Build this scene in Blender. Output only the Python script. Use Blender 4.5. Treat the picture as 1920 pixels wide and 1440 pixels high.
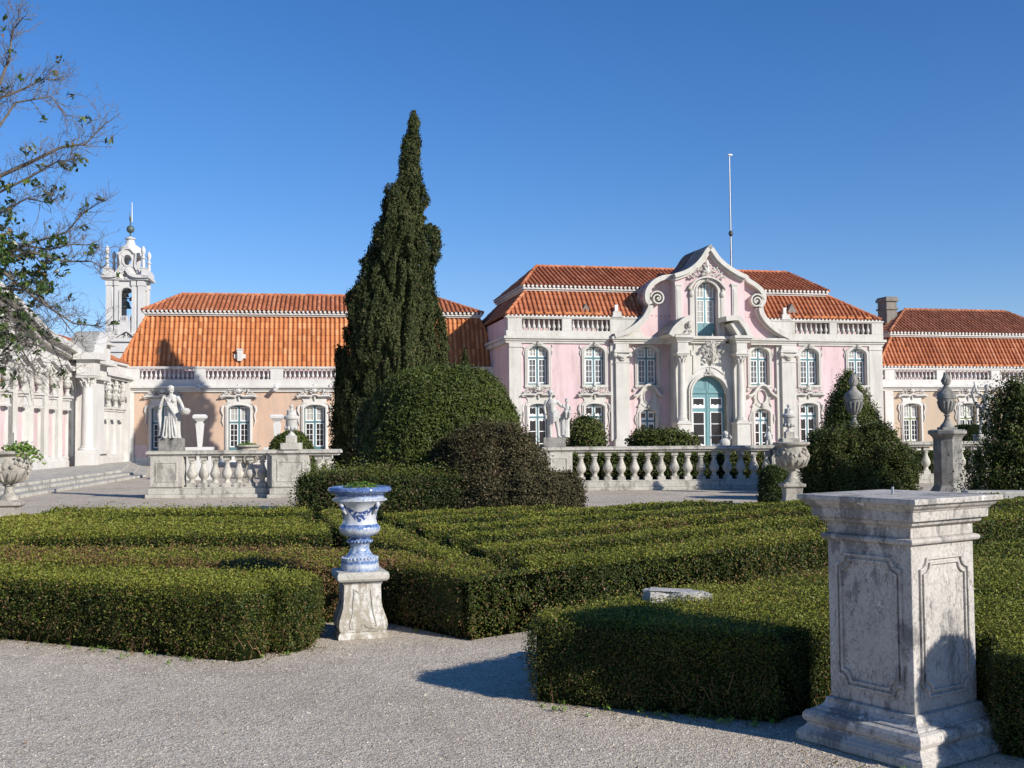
import bpy, math, random
import numpy as np
from mathutils import Vector, Matrix
from mathutils.geometry import tessellate_polygon
R = math.radians
sc = bpy.context.scene
for _o in list(bpy.data.objects): bpy.data.objects.remove(_o)
rng = np.random.default_rng(7); random.seed(7)

# ------------------------------------------------ camera, sky, sun, exposure
FPX, EYE, HOR, ROLL = 2100.0, 1.65, 815.0, 0.0085
PIT = math.atan((HOR-720)/FPX)
_f = Vector((0, math.cos(PIT), math.sin(PIT))); _u0 = Vector((0, -math.sin(PIT), math.cos(PIT))); _r0 = Vector((1, 0, 0))
_r = _r0*math.cos(ROLL) - _u0*math.sin(ROLL); _u = _u0*math.cos(ROLL) + _r0*math.sin(ROLL)
cd = bpy.data.cameras.new('camera'); cam = bpy.data.objects.new('camera', cd); sc.collection.objects.link(cam)
cd.sensor_width = 36; cd.lens = 36*FPX/1920; cd.clip_start = 0.1; cd.clip_end = 5000
cam.matrix_world = Matrix(((_r.x, _u.x, -_f.x, 0), (_r.y, _u.y, -_f.y, 0), (_r.z, _u.z, -_f.z, EYE), (0, 0, 0, 1)))
sc.camera = cam
SAZ, SEL = R(52), R(26)          # sun: 52 deg east of straight behind the camera
SUN = Vector((math.sin(SAZ)*math.cos(SEL), -math.cos(SAZ)*math.cos(SEL), math.sin(SEL)))
w = bpy.data.worlds.new('World'); sc.world = w; w.use_nodes = True
nt = w.node_tree; nt.nodes.clear()
sky = nt.nodes.new('ShaderNodeTexSky'); sky.sky_type = 'NISHITA'; sky.sun_disc = False
sky.sun_elevation = SEL; sky.sun_rotation = math.atan2(SUN.x, SUN.y)
sky.altitude = 0; sky.air_density = 1.0; sky.dust_density = 0.0; sky.ozone_density = 5.0
bg = nt.nodes.new('ShaderNodeBackground'); bg.inputs[1].default_value = 0.110
wo = nt.nodes.new('ShaderNodeOutputWorld'); hs = nt.nodes.new('ShaderNodeHueSaturation'); hs.inputs['Saturation'].default_value = 1.2; nt.links.new(sky.outputs[0], hs.inputs['Color']); tm = nt.nodes.new('ShaderNodeMix'); tm.data_type = 'RGBA'; tm.blend_type = 'MULTIPLY'; tm.inputs[0].default_value = 1; tm.inputs[7].default_value = (0.98, 0.88, 1.0, 1); nt.links.new(hs.outputs[0], tm.inputs[6]); nt.links.new(tm.outputs[2], bg.inputs[0]); nt.links.new(bg.outputs[0], wo.inputs[0])
sd = bpy.data.lights.new('sun', 'SUN'); sd.energy = 4.8; sd.angle = R(0.5); sd.color = (1, 0.955, 0.885)
so = bpy.data.objects.new('sun', sd); sc.collection.objects.link(so)
so.rotation_euler = SUN.to_track_quat('Z', 'Y').to_euler(); so.location = SUN*200
sc.view_settings.view_transform = 'Standard'; sc.view_settings.look = 'None'; sc.view_settings.gamma = 1
sc.view_settings.exposure = 0.3
sc.cycles.max_bounces = 6; sc.cycles.diffuse_bounces = 3; sc.cycles.transparent_max_bounces = 4

# ------------------------------------------------ surveying helpers
def ray(px, py): return _f*FPX + _r*(px-960) - _u*(py-720)
def G(px, py, z=0.0):
    d = ray(px, py); t = (z-EYE)/d.z; return (d.x*t, d.y*t)
def AT(px, py, Y):
    d = ray(px, py); t = Y/d.y; return (d.x*t, Y, EYE+d.z*t)
class Frame:
    def __init__(s, ox, oy, ang): s.o = (ox, oy); s.a = R(ang); s.c = math.cos(s.a); s.s = math.sin(s.a)
    def uz(s, px, py, v=0.0):
        d = ray(px, py); n = (-s.s, s.c)
        t = (v + s.o[0]*n[0] + s.o[1]*n[1])/(d.x*n[0] + d.y*n[1])
        x, y = d.x*t-s.o[0], d.y*t-s.o[1]
        return (x*s.c + y*s.s, EYE + d.z*t)
    def w(s, u, v=0): return (s.o[0]+u*s.c-v*s.s, s.o[1]+u*s.s+v*s.c)

# ------------------------------------------------ materials
MATS = {}
def nodes(name, rough=0.8, spec=0.3):
    m = bpy.data.materials.new(name); m.use_nodes = True; t = m.node_tree
    b = t.nodes['Principled BSDF']; b.inputs['Roughness'].default_value = rough; b.inputs['Specular IOR Level'].default_value = spec
    return m, t, b
def N(t, kind, **kw):
    n = t.nodes.new(kind)
    for k, v in kw.items():
        if k in n.inputs: n.inputs[k].default_value = v
        else: setattr(n, k, v)
    return n
def ramp(t, src, stops):
    r = t.nodes.new('ShaderNodeValToRGB'); e = r.color_ramp.elements
    while len(e) < len(stops): e.new(0.5)
    for i, (p, c) in enumerate(stops): e[i].position = p; e[i].color = (*c, 1) if len(c) == 3 else c
    t.links.new(src, r.inputs[0]); return r.outputs[0]
def mix(t, fac, a, b, mode='MIX'):
    m = t.nodes.new('ShaderNodeMix'); m.data_type = 'RGBA'; m.blend_type = mode
    for s, v in ((m.inputs[0], fac), (m.inputs[6], a), (m.inputs[7], b)):
        if isinstance(v, (int, float)): s.default_value = v
        elif isinstance(v, tuple): s.default_value = (*v, 1)
        else: t.links.new(v, s)
    return m.outputs[2]
def coords(t, scale=(1, 1, 1), world=False):
    if world: c = t.nodes.new('ShaderNodeNewGeometry').outputs['Position']
    else: c = t.nodes.new('ShaderNodeTexCoord').outputs['Object']
    mp = t.nodes.new('ShaderNodeMapping'); mp.inputs['Scale'].default_value = scale; t.links.new(c, mp.inputs[0]); return mp.outputs[0]
def noise(t, co, sc_, det=4, rough=0.6, dist=0.0):
    n = N(t, 'ShaderNodeTexNoise', Scale=sc_, Detail=det, Roughness=rough, Distortion=dist); t.links.new(co, n.inputs['Vector']); return n.outputs[0]
def bump(t, b, h, strength, dist):
    n = N(t, 'ShaderNodeBump', Strength=strength, Distance=dist); t.links.new(h, n.inputs['Height']); t.links.new(n.outputs[0], b.inputs['Normal'])
def plaster(name, c1, c2, stain, sc_=0.5, amt=0.5, fine=18, bm=0.02):
    m, t, b = nodes(name, 0.9, 0.15); co = coords(t, world=True); cs = coords(t, (1, 1, 0.16), world=True)
    n1 = noise(t, co, sc_, 6, 0.65); n2 = noise(t, cs, 1.9, 9, 0.75); n3 = noise(t, co, fine, 4, 0.7)
    base = ramp(t, n1, [(0.3, c1), (0.7, c2)])
    k = ramp(t, n2, [(0.47, (0, 0, 0)), (0.68, (amt, amt, amt))])
    c = mix(t, k, base, stain)
    c = mix(t, 0.35, c, ramp(t, n3, [(0.3, (0.72, 0.72, 0.72)), (0.7, (1.0, 1.0, 1.0))]), 'MULTIPLY')
    t.links.new(c, b.inputs['Base Color']); bump(t, b, n3, 0.3, bm); MATS[name] = m; return m
plaster('pink', (0.64, 0.455, 0.45), (0.71, 0.56, 0.555), (0.44, 0.34, 0.32), 0.35, 0.8)
plaster('peach', (0.56, 0.385, 0.275), (0.64, 0.455, 0.335), (0.42, 0.34, 0.28), 0.35, 0.8)
plaster('peach_old', (0.44, 0.345, 0.25), (0.56, 0.43, 0.31), (0.40, 0.36, 0.31), 0.35, 0.8)
plaster('cream', (0.52, 0.495, 0.44), (0.63, 0.605, 0.55), (0.36, 0.33, 0.27), 0.8, 0.55)
plaster('whitestone', (0.58, 0.555, 0.51), (0.69, 0.665, 0.62), (0.44, 0.41, 0.36), 0.8, 0.5)
plaster('tower', (0.56, 0.54, 0.51), (0.65, 0.63, 0.60), (0.48, 0.47, 0.45), 0.6, 0.45)
plaster('lead', (0.14, 0.12, 0.105), (0.20, 0.17, 0.15), (0.09, 0.085, 0.08), 0.6, 0.5)
plaster('chimney', (0.20, 0.18, 0.155), (0.29, 0.26, 0.22), (0.08, 0.08, 0.075), 1.5, 0.7)

def weathered(name, c1, c2, dark, sc_=3.0, amt=0.8, thr=0.5, bm=0.012, veins=False):
    m, t, b = nodes(name, 0.85, 0.25); co = coords(t, world=True); cs = coords(t, (1, 1, 0.35), world=True)
    n1 = noise(t, co, sc_, 8, 0.7, 0.4); n2 = noise(t, cs, sc_*1.6, 10, 0.75, 0.6); n3 = noise(t, co, sc_*14, 5, 0.7)
    base = ramp(t, n1, [(0.35, c1), (0.68, c2)])
    k = ramp(t, n2, [(thr, (0, 0, 0)), (thr+0.09, (amt*0.7,)*3), (thr+0.22, (amt,)*3)])
    c = mix(t, k, base, dark)
    sp = ramp(t, n3, [(0.34, (0.45, 0.43, 0.38)), (0.5, (1, 1, 1))]); c = mix(t, 0.6, c, sp, 'MULTIPLY')
    if veins:
        cv = coords(t, (1, 1, 0.4), world=True); wv = N(t, 'ShaderNodeTexVoronoi', feature='DISTANCE_TO_EDGE', Scale=13.0)
        nn = N(t, 'ShaderNodeTexNoise', Scale=9.0, Detail=6.0); t.links.new(cv, nn.inputs['Vector'])
        ad = t.nodes.new('ShaderNodeVectorMath'); ad.operation = 'MULTIPLY_ADD'; ad.inputs[1].default_value = (0.35,)*3
        t.links.new(nn.outputs['Color'], ad.inputs[0]); t.links.new(cv, ad.inputs[2]); t.links.new(ad.outputs[0], wv.inputs['Vector'])
        v = ramp(t, wv.outputs['Distance'], [(0.0, (0.35, 0.33, 0.31)), (0.028, (1, 1, 1))])
        msk = ramp(t, noise(t, co, 4.0, 5), [(0.36, (0, 0, 0)), (0.52, (1,)*3)])
        c = mix(t, msk, c, mix(t, 1.0, c, v, 'MULTIPLY'))
        # grey crust: ragged streaky patches with a crisp edge
        cr = noise(t, coords(t, (1, 1, 0.45), world=True), 3.1, 10, 0.72, 0.3)
        c = mix(t, ramp(t, cr, [(0.545, (0, 0, 0)), (0.575, (0.72,)*3), (0.75, (0.9,)*3)]), c, ramp(t, n3, [(0.3, (0.09, 0.085, 0.085)), (0.7, (0.24, 0.225, 0.21))]))
        sp2 = ramp(t, noise(t, co, 11.0, 2), [(0.70, (0, 0, 0)), (0.72, (0.8,)*3)]); c = mix(t, sp2, c, (0.66, 0.64, 0.60))
    t.links.new(c, b.inputs['Base Color']); bump(t, b, n2 if not veins else n3, 0.5, bm); MATS[name] = m; return m
weathered('stone', (0.43, 0.40, 0.34), (0.58, 0.545, 0.47), (0.13, 0.12, 0.10), 2.2, 0.8, 0.50)
weathered('statue', (0.46, 0.44, 0.40), (0.60, 0.58, 0.53), (0.22, 0.21, 0.19), 3.0, 0.6, 0.56, 0.008)
weathered('greystone', (0.20, 0.19, 0.17), (0.36, 0.34, 0.30), (0.07, 0.07, 0.065), 3.0, 0.8, 0.5)
weathered('urnstone', (0.32, 0.29, 0.24), (0.48, 0.44, 0.37), (0.12, 0.11, 0.095), 4.0, 0.85, 0.50)
weathered('marble', (0.41, 0.375, 0.33), (0.57, 0.53, 0.475), (0.085, 0.08, 0.078), 4.2, 0.85, 0.53, 0.006, True)
weathered('vasestone', (0.30, 0.265, 0.20), (0.42, 0.375, 0.295), (0.74, 0.72, 0.68), 7.0, 0.95, 0.46, 0.01)
weathered('slab', (0.36, 0.345, 0.33), (0.54, 0.515, 0.48), (0.14, 0.13, 0.12), 6.0, 0.6, 0.55, 0.01)

def flat(name, c, rough=0.6, spec=0.3, metal=0.0, var=0.15, sc_=6):
    m, t, b = nodes(name, rough, spec); b.inputs['Metallic'].default_value = metal
    n = noise(t, coords(t), sc_, 5, 0.65)
    k = ramp(t, n, [(0.3, tuple(x*(1-var) for x in c)), (0.7, tuple(min(1, x*(1+var)) for x in c))])
    t.links.new(k, b.inputs['Base Color']); MATS[name] = m; return m
flat('teal', (0.095, 0.19, 0.20), 0.5); flat('tealdoor', (0.14, 0.27, 0.28), 0.45, var=0.12, sc_=2); flat('olive', (0.17, 0.20, 0.095), 0.5)
flat('white', (0.80, 0.80, 0.78), 0.5, var=0.05); flat('glass', (0.02, 0.018, 0.02), 0.12, 0.5); flat('curtain', (0.40, 0.39, 0.35), 0.7); flat('dimglass', (0.13, 0.13, 0.125), 0.25, 0.5, var=.6, sc_=1.2)
flat('bronze', (0.10, 0.13, 0.11), 0.5, metal=0.3); flat('iron', (0.06, 0.06, 0.06), 0.5); flat('pole', (0.34, 0.35, 0.37), 0.4, metal=0.5)
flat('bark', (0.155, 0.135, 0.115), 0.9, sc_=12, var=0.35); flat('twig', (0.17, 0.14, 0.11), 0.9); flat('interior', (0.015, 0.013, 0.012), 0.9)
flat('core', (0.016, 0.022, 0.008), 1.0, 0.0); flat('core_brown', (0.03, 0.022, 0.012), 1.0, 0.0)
flat('lichen', (0.22, 0.22, 0.12), 0.9)

def tonemat(name, stops, rough=0.55, spec=0.25, trans=0.0, extra=None):
    m, t, b = nodes(name, rough, spec); a = t.nodes.new('ShaderNodeAttribute'); a.attribute_name = 'tone'
    c = ramp(t, a.outputs['Fac'], stops)
    if extra: c = extra(t, c)
    t.links.new(c, b.inputs['Base Color'])
    if trans:
        tr = t.nodes.new('ShaderNodeBsdfTranslucent'); t.links.new(c, tr.inputs[0]); ms = t.nodes.new('ShaderNodeMixShader'); ms.inputs[0].default_value = trans
        out = t.nodes['Material Output']; t.links.new(b.outputs[0], ms.inputs[1]); t.links.new(tr.outputs[0], ms.inputs[2]); t.links.new(ms.outputs[0], out.inputs[0])
    MATS[name] = m; return m
# tone 0..0.7 greens, 0.75..1 dead browns
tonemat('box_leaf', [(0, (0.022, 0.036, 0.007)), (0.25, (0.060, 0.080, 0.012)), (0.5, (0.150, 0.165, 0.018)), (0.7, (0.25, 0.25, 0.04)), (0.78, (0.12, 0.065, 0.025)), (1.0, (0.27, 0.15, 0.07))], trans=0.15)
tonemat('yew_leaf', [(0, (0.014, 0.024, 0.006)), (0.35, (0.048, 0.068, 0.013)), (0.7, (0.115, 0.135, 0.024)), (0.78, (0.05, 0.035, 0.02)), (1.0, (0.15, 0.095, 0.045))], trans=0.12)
tonemat('cypress_leaf', [(0, (0.012, 0.020, 0.008)), (0.4, (0.050, 0.062, 0.022)), (0.7, (0.11, 0.118, 0.042)), (0.8, (0.10, 0.085, 0.045)), (1.0, (0.17, 0.13, 0.07))], 0.8, 0.1, trans=0.08)
tonemat('brown_leaf', [(0, (0.024, 0.025, 0.011)), (0.4, (0.062, 0.056, 0.027)), (0.7, (0.11, 0.088, 0.043)), (1.0, (0.19, 0.14, 0.085))], 0.8, 0.1)
tonemat('magnolia_leaf', [(0, (0.02, 0.045, 0.01)), (0.5, (0.06, 0.11, 0.02)), (0.8, (0.16, 0.2, 0.035)), (1.0, (0.3, 0.14, 0.05))], 0.35, 0.5, trans=0.15)
tonemat('herb_leaf', [(0, (0.06, 0.12, 0.015)), (0.6, (0.16, 0.27, 0.04)), (1.0, (0.32, 0.36, 0.08))], 0.5, 0.3, trans=0.25)
def _rt(t, c):
    n = noise(t, coords(t, world=True), 0.5, 6, 0.7); return mix(t, 0.6, c, ramp(t, n, [(0.3, (0.62, 0.62, 0.62)), (0.6, (1, 1, 1))]), 'MULTIPLY')
tonemat('tile_orange', [(0, (0.42, 0.15, 0.06)), (0.5, (0.60, 0.225, 0.085)), (1.0, (0.72, 0.34, 0.16))], 0.85, 0.1, extra=_rt)
tonemat('tile_red', [(0, (0.33, 0.115, 0.055)), (0.5, (0.49, 0.175, 0.085)), (1.0, (0.62, 0.28, 0.15))], 0.85, 0.1, extra=_rt)
tonemat('tile_dull', [(0, (0.27, 0.11, 0.065)), (0.5, (0.39, 0.155, 0.085)), (1.0, (0.50, 0.24, 0.14))], 0.85, 0.1, extra=_rt)

def gravel():
    m, t, b = nodes('gravel', 0.95, 0.1); co = coords(t, world=True)
    vo = N(t, 'ShaderNodeTexVoronoi', Scale=120.0); t.links.new(co, vo.inputs['Vector'])
    vo2 = N(t, 'ShaderNodeTexVoronoi', Scale=24.0); t.links.new(co, vo2.inputs['Vector'])
    n1 = noise(t, co, 0.45, 6, 0.6); n2 = noise(t, co, 5.0, 6, 0.7); n3 = noise(t, co, 45, 4, 0.7)
    sep = t.nodes.new('ShaderNodeSeparateColor'); t.links.new(vo.outputs['Color'], sep.inputs[0])
    c = ramp(t, sep.outputs[0], [(0.0, (0.25, 0.20, 0.15)), (0.3, (0.47, 0.40, 0.315)), (0.75, (0.60, 0.52, 0.42)), (1.0, (0.80, 0.72, 0.60))])
    big = ramp(t, n1, [(0.3, (0.74, 0.72, 0.69)), (0.5, (0.95, 0.94, 0.92)), (0.7, (1.08, 1.07, 1.05))]); c = mix(t, 0.8, c, big, 'MULTIPLY')
    c = mix(t, 0.5, c, ramp(t, n2, [(0.3, (0.68, 0.67, 0.66)), (0.6, (1.08, 1.08, 1.08))]), 'MULTIPLY')
    t.links.new(c, b.inputs['Base Color'])
    ad = t.nodes.new('ShaderNodeMath'); ad.operation = 'ADD'; t.links.new(vo.outputs['Distance'], ad.inputs[0]); t.links.new(vo2.outputs['Distance'], ad.inputs[1])
    a2 = t.nodes.new('ShaderNodeMath'); a2.operation = 'ADD'; t.links.new(ad.outputs[0], a2.inputs[0]); t.links.new(n3, a2.inputs[1])
    bump(t, b, a2.outputs[0], 0.6, 0.008); MATS['gravel'] = m
gravel()

def azulejo():
    # glazed white body with blue bands, a flower swag and beads: painted on the vase itself
    m, t, b = nodes('azulejo', 0.12, 0.6); tc = t.nodes.new('ShaderNodeTexCoord'); sep = t.nodes.new('ShaderNodeSeparateXYZ'); t.links.new(tc.outputs['Object'], sep.inputs[0])
    z = sep.outputs[2]
    def M2(op, a, bb):
        n = t.nodes.new('ShaderNodeMath'); n.operation = op
        for i, v in enumerate((a, bb)):
            if isinstance(v, (int, float)): n.inputs[i].default_value = v
            elif v is not None: t.links.new(v, n.inputs[i])
        return n.outputs[0]
    ang = M2('ARCTAN2', sep.outputs[1], sep.outputs[0])
    no = noise(t, coords(t), 42, 3, 0.6); nb = noise(t, coords(t), 16, 3, 0.6)
    # band strength by height (object z runs 0..0.70)
    bands = ramp(t, M2('DIVIDE', z, 0.70), [(0.0, (.55,)*3), (0.06, (.12,)*3), (0.10, (.75,)*3), (0.13, (.3,)*3), (0.2, (.5,)*3), (0.30, (.35,)*3), (0.36, (.7,)*3), (0.41, (.55,)*3), (0.46, (.1,)*3), (0.51, (.6,)*3), (0.535, (.8,)*3), (0.55, (.0,)*3), (0.80, (.02,)*3), (0.86, (.35,)*3), (0.9, (.85,)*3), (0.935, (.7,)*3), (0.96, (.85,)*3), (1.0, (.5,)*3)])
    v = M2('ADD', bands, M2('MULTIPLY', M2('SUBTRACT', no, 0.5), 1.3))
    # swag: z0 = 0.485 + 0.05*|cos(2a)|
    sw = M2('ABSOLUTE', M2('SINE', M2('ADD', M2('MULTIPLY', ang, 2.0), 1.57), None), None)
    zc = M2('ADD', M2('MULTIPLY', M2('SUBTRACT', 1.0, sw), 0.085), 0.445)
    d = M2('ABSOLUTE', M2('SUBTRACT', z, zc), None); wid = M2('ADD', M2('MULTIPLY', sw, 0.028), 0.014)
    ins = M2('MULTIPLY', M2('LESS_THAN', d, wid), M2('GREATER_THAN', no, 0.44))
    body = M2('MULTIPLY', M2('GREATER_THAN', z, 0.385), M2('LESS_THAN', z, 0.56))
    ins = M2('MULTIPLY', ins, body); v = M2('MAXIMUM', v, M2('MULTIPLY', ins, 0.95))
    c = ramp(t, v, [(0.12, (0.52, 0.53, 0.54)), (0.42, (0.33, 0.39, 0.49)), (0.6, (0.14, 0.21, 0.38)), (0.95, (0.04, 0.075, 0.21))])
    c = mix(t, 0.3, c, ramp(t, nb, [(0.3, (0.75, 0.75, 0.72)), (0.6, (1, 1, 1))]), 'MULTIPLY')
    t.links.new(c, b.inputs['Base Color']); MATS['azulejo'] = m
azulejo()

# ------------------------------------------------ mesh building
def link(o, parent=None):
    sc.collection.objects.link(o)
    if parent is not None: o.parent = parent
    return o
def tag(o, label=None, cat=None, group=None, kind=None):
    if label: o['label'] = label
    if cat: o['category'] = cat
    if group: o['group'] = group
    if kind: o['kind'] = kind
    return o
def empty(name, loc=(0, 0, 0), rz=0.0, label=None, cat=None, group=None):
    o = bpy.data.objects.new(name, None); o.empty_display_size = 0.3; link(o); o.location = loc; o.rotation_euler = (0, 0, rz)
    return tag(o, label, cat, group)
class MB:
    def __init__(s): s.v = []; s.f = []; s.t = []; s.m = []; s.cm = 0
    def add(s, vs, fs, tone=0.5):
        k = len(s.v); s.v += [tuple(map(float, p)) for p in vs]; s.f += [tuple(k+i for i in f) for f in fs]; s.t += [tone]*len(fs); s.m += [s.cm]*len(fs)
        return s
    def box(s, x0, y0, z0, x1, y1, z1, tone=0.5):
        return s.add([(x0, y0, z0), (x1, y0, z0), (x1, y1, z0), (x0, y1, z0), (x0, y0, z1), (x1, y0, z1), (x1, y1, z1), (x0, y1, z1)],
                     [(0, 3, 2, 1), (4, 5, 6, 7), (0, 1, 5, 4), (1, 2, 6, 5), (2, 3, 7, 6), (3, 0, 4, 7)], tone)
    def lathe(s, prof, cx=0, cy=0, seg=24, z0=0, lobes=0, amp=0.0, rot=0.0, sx=1, sy=1):
        vs = []; n = len(prof)
        for r, z in prof:
            for i in range(seg):
                a = 2*math.pi*(i+rot)/seg; rr = r*(1+amp*abs(math.cos(lobes*a/2)) - amp*0.5) if lobes else r
                vs.append((cx+rr*math.cos(a)*sx, cy+rr*math.sin(a)*sy, z0+z))
        fs = [(j*seg+i, j*seg+(i+1) % seg, (j+1)*seg+(i+1) % seg, (j+1)*seg+i) for j in range(n-1) for i in range(seg)]
        fs.append(tuple(range(seg))[::-1]); fs.append(tuple((n-1)*seg+i for i in range(seg)))
        return s.add(vs, fs)
    def square(s, prof, cx=0, cy=0, z0=0, sx=1, sy=1): return s.lathe([(r*math.sqrt(2), z) for r, z in prof], cx, cy, 4, z0, rot=0.5, sx=sx, sy=sy)
    def prism(s, poly, y0, y1, tone=0.5):
        n = len(poly); vs = [(x, y0, z) for x, z in poly] + [(x, y1, z) for x, z in poly]
        return s.add(vs, [tuple(range(n)), tuple(range(n, 2*n))[::-1]] + [(i, (i+1) % n, n+(i+1) % n, n+i) for i in range(n)], tone)
    def hprism(s, poly, z0, z1):
        n = len(poly); vs = [(x, y, z0) for x, y in poly] + [(x, y, z1) for x, y in poly]
        return s.add(vs, [tuple(range(n))[::-1], tuple(range(n, 2*n))] + [(i, (i+1) % n, n+(i+1) % n, n+i) for i in range(n)])
    def ring(s, outer, inner, y0, y1, closed=False):
        n = len(outer); vs = [(x, y, z) for y in (y0, y1) for p in (outer, inner) for x, z in p]
        fs = []
        for i in range(n if closed else n-1):
            j = (i+1) % n
            fs += [(i, j, n+j, n+i), (2*n+i, 3*n+i, 3*n+j, 2*n+j), (i, 2*n+i, 2*n+j, j), (n+i, n+j, 3*n+j, 3*n+i)]
        if not closed: fs += [(0, n, 3*n, 2*n), (n-1, 3*n-1, 4*n-1, 2*n-1)]
        return s.add(vs, fs)
    def band(s, path, wd, y0, y1, side=1):
        # strip following a 2D (x,z) path, wd wide towards one side
        p = np.array(path, float); d = np.gradient(p, axis=0); d /= np.linalg.norm(d, axis=1)[:, None]+1e-9
        q = p + np.stack([d[:, 1], -d[:, 0]], 1)*wd*side
        return s.ring([tuple(a) for a in p], [tuple(a) for a in q], y0, y1)
    def tube(s, pts, rad, seg=8, cap=True):
        pts = [Vector(p) for p in pts]; n = len(pts)
        if not hasattr(rad, '__len__'): rad = [rad]*n
        vs = []; ref = None
        for i, p in enumerate(pts):
            d = (pts[min(i+1, n-1)]-pts[max(i-1, 0)]).normalized()
            if ref is None: ref = d.orthogonal().normalized()
            ref = (ref-d*ref.dot(d)); ref = ref.normalized() if ref.length > 1e-6 else d.orthogonal().normalized(); b = d.cross(ref)
            vs += [p+(ref*math.cos(2*math.pi*k/seg)+b*math.sin(2*math.pi*k/seg))*rad[i] for k in range(seg)]
        fs = [(j*seg+i, j*seg+(i+1) % seg, (j+1)*seg+(i+1) % seg, (j+1)*seg+i) for j in range(n-1) for i in range(seg)]
        if cap: fs += [tuple(range(seg))[::-1], tuple((n-1)*seg+i for i in range(seg))]
        return s.add(vs, fs)
    def ell(s, c, r, seg=10, rings=6):
        if not hasattr(r, '__len__'): r = (r, r, r)
        vs = []
        for j in range(rings+1):
            a = math.pi*(j/rings*0.96+0.02)-math.pi/2
            for i in range(seg):
                b = 2*math.pi*i/seg; vs.append((c[0]+r[0]*math.cos(a)*math.cos(b), c[1]+r[1]*math.cos(a)*math.sin(b), c[2]+r[2]*math.sin(a)))
        fs = [(j*seg+i, j*seg+(i+1) % seg, (j+1)*seg+(i+1) % seg, (j+1)*seg+i) for j in range(rings) for i in range(seg)]
        fs += [tuple(range(seg))[::-1], tuple(rings*seg+i for i in range(seg))]
        return s.add(vs, fs)
    def mesh(s, name, mats, smooth=None):
        me = bpy.data.meshes.new(name); me.from_pydata(s.v, [], s.f); me.validate()
        for m in (mats if isinstance(mats, (list, tuple)) else [mats]): me.materials.append(MATS[m])
        if len(me.polygons) == len(s.t):
            a = me.attributes.new('tone', 'FLOAT', 'FACE'); a.data.foreach_set('value', s.t)
            if max(s.m, default=0) > 0: me.polygons.foreach_set('material_index', s.m)
        bm_fix(me)
        if smooth:
            me.polygons.foreach_set('use_smooth', [True]*len(me.polygons)); me.set_sharp_from_angle(angle=R(smooth))
        return me
    def build(s, name, mats, parent=None, loc=(0, 0, 0), rz=0.0, smooth=None, bevel=0):
        o = bpy.data.objects.new(name, s.mesh(name, mats, smooth)); link(o, parent); o.location = loc; o.rotation_euler = (0, 0, rz)
        if bevel:
            b = o.modifiers.new('bevel', 'BEVEL'); b.width = bevel; b.segments = 2; b.limit_method = 'ANGLE'; b.angle_limit = R(40)
        return o
def bm_fix(me):
    import bmesh
    b = bmesh.new(); b.from_mesh(me); bmesh.ops.recalc_face_normals(b, faces=b.faces); b.to_mesh(me); b.free()
def inst(name, me, parent=None, loc=(0, 0, 0), rz=0.0, scale=None):
    o = bpy.data.objects.new(name, me); link(o, parent); o.location = loc; o.rotation_euler = (0, 0, rz)
    if scale: o.scale = scale
    return o
def copy_tree(o, parent=None):
    c = o.copy(); link(c, parent)
    for ch in list(o.children): copy_tree(ch, c)
    return c
def arc(cx, cz, rx, rz_, a0, a1, n): return [(cx+rx*math.cos(R(a0+(a1-a0)*i/n)), cz+rz_*math.sin(R(a0+(a1-a0)*i/n))) for i in range(n+1)]
def smooth_path(pts, n=6):
    # Catmull-Rom through traced points
    p = [pts[0]]+list(pts)+[pts[-1]]; out = []
    for i in range(1, len(p)-2):
        a, b, c, d = (np.array(q, float) for q in p[i-1:i+3])
        for k in range(n):
            t = k/n; out.append(tuple(0.5*(2*b+(c-a)*t+(2*a-5*b+4*c-d)*t*t+(3*b-a-3*c+d)*t**3)))
    out.append(tuple(pts[-1])); return out

# ------------------------------------------------ foliage
def wav(p, s, seed=0):
    r = np.random.default_rng(seed); o = np.zeros(len(p))
    for i in range(7):
        k = r.normal(size=3)*s*(1+i*0.45); o += np.sin(p@k+r.uniform(0, 6.28))/(1+i*0.35)
    return o/3.2
def leaves(P, Nn, size, asp=0.55, spread=0.9, up=0.0):
    n = len(P); nn = Nn + rng.normal(size=(n, 3))*spread; nn /= np.linalg.norm(nn, axis=1)[:, None]+1e-9
    a = rng.normal(size=(n, 3)); a[:, 2] += up; a -= nn*(a*nn).sum(1)[:, None]; a /= np.linalg.norm(a, axis=1)[:, None]+1e-9
    b = np.cross(nn, a); s = (size*rng.uniform(0.7, 1.3, n))[:, None] if hasattr(size, '__len__') else (size*rng.uniform(0.7, 1.3, n))[:, None]
    return np.stack([P-a*s*0.5, P+b*s*asp*0.5-a*s*0.05, P+a*s*0.5, P-b*s*asp*0.5-a*s*0.05], 1)
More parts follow.
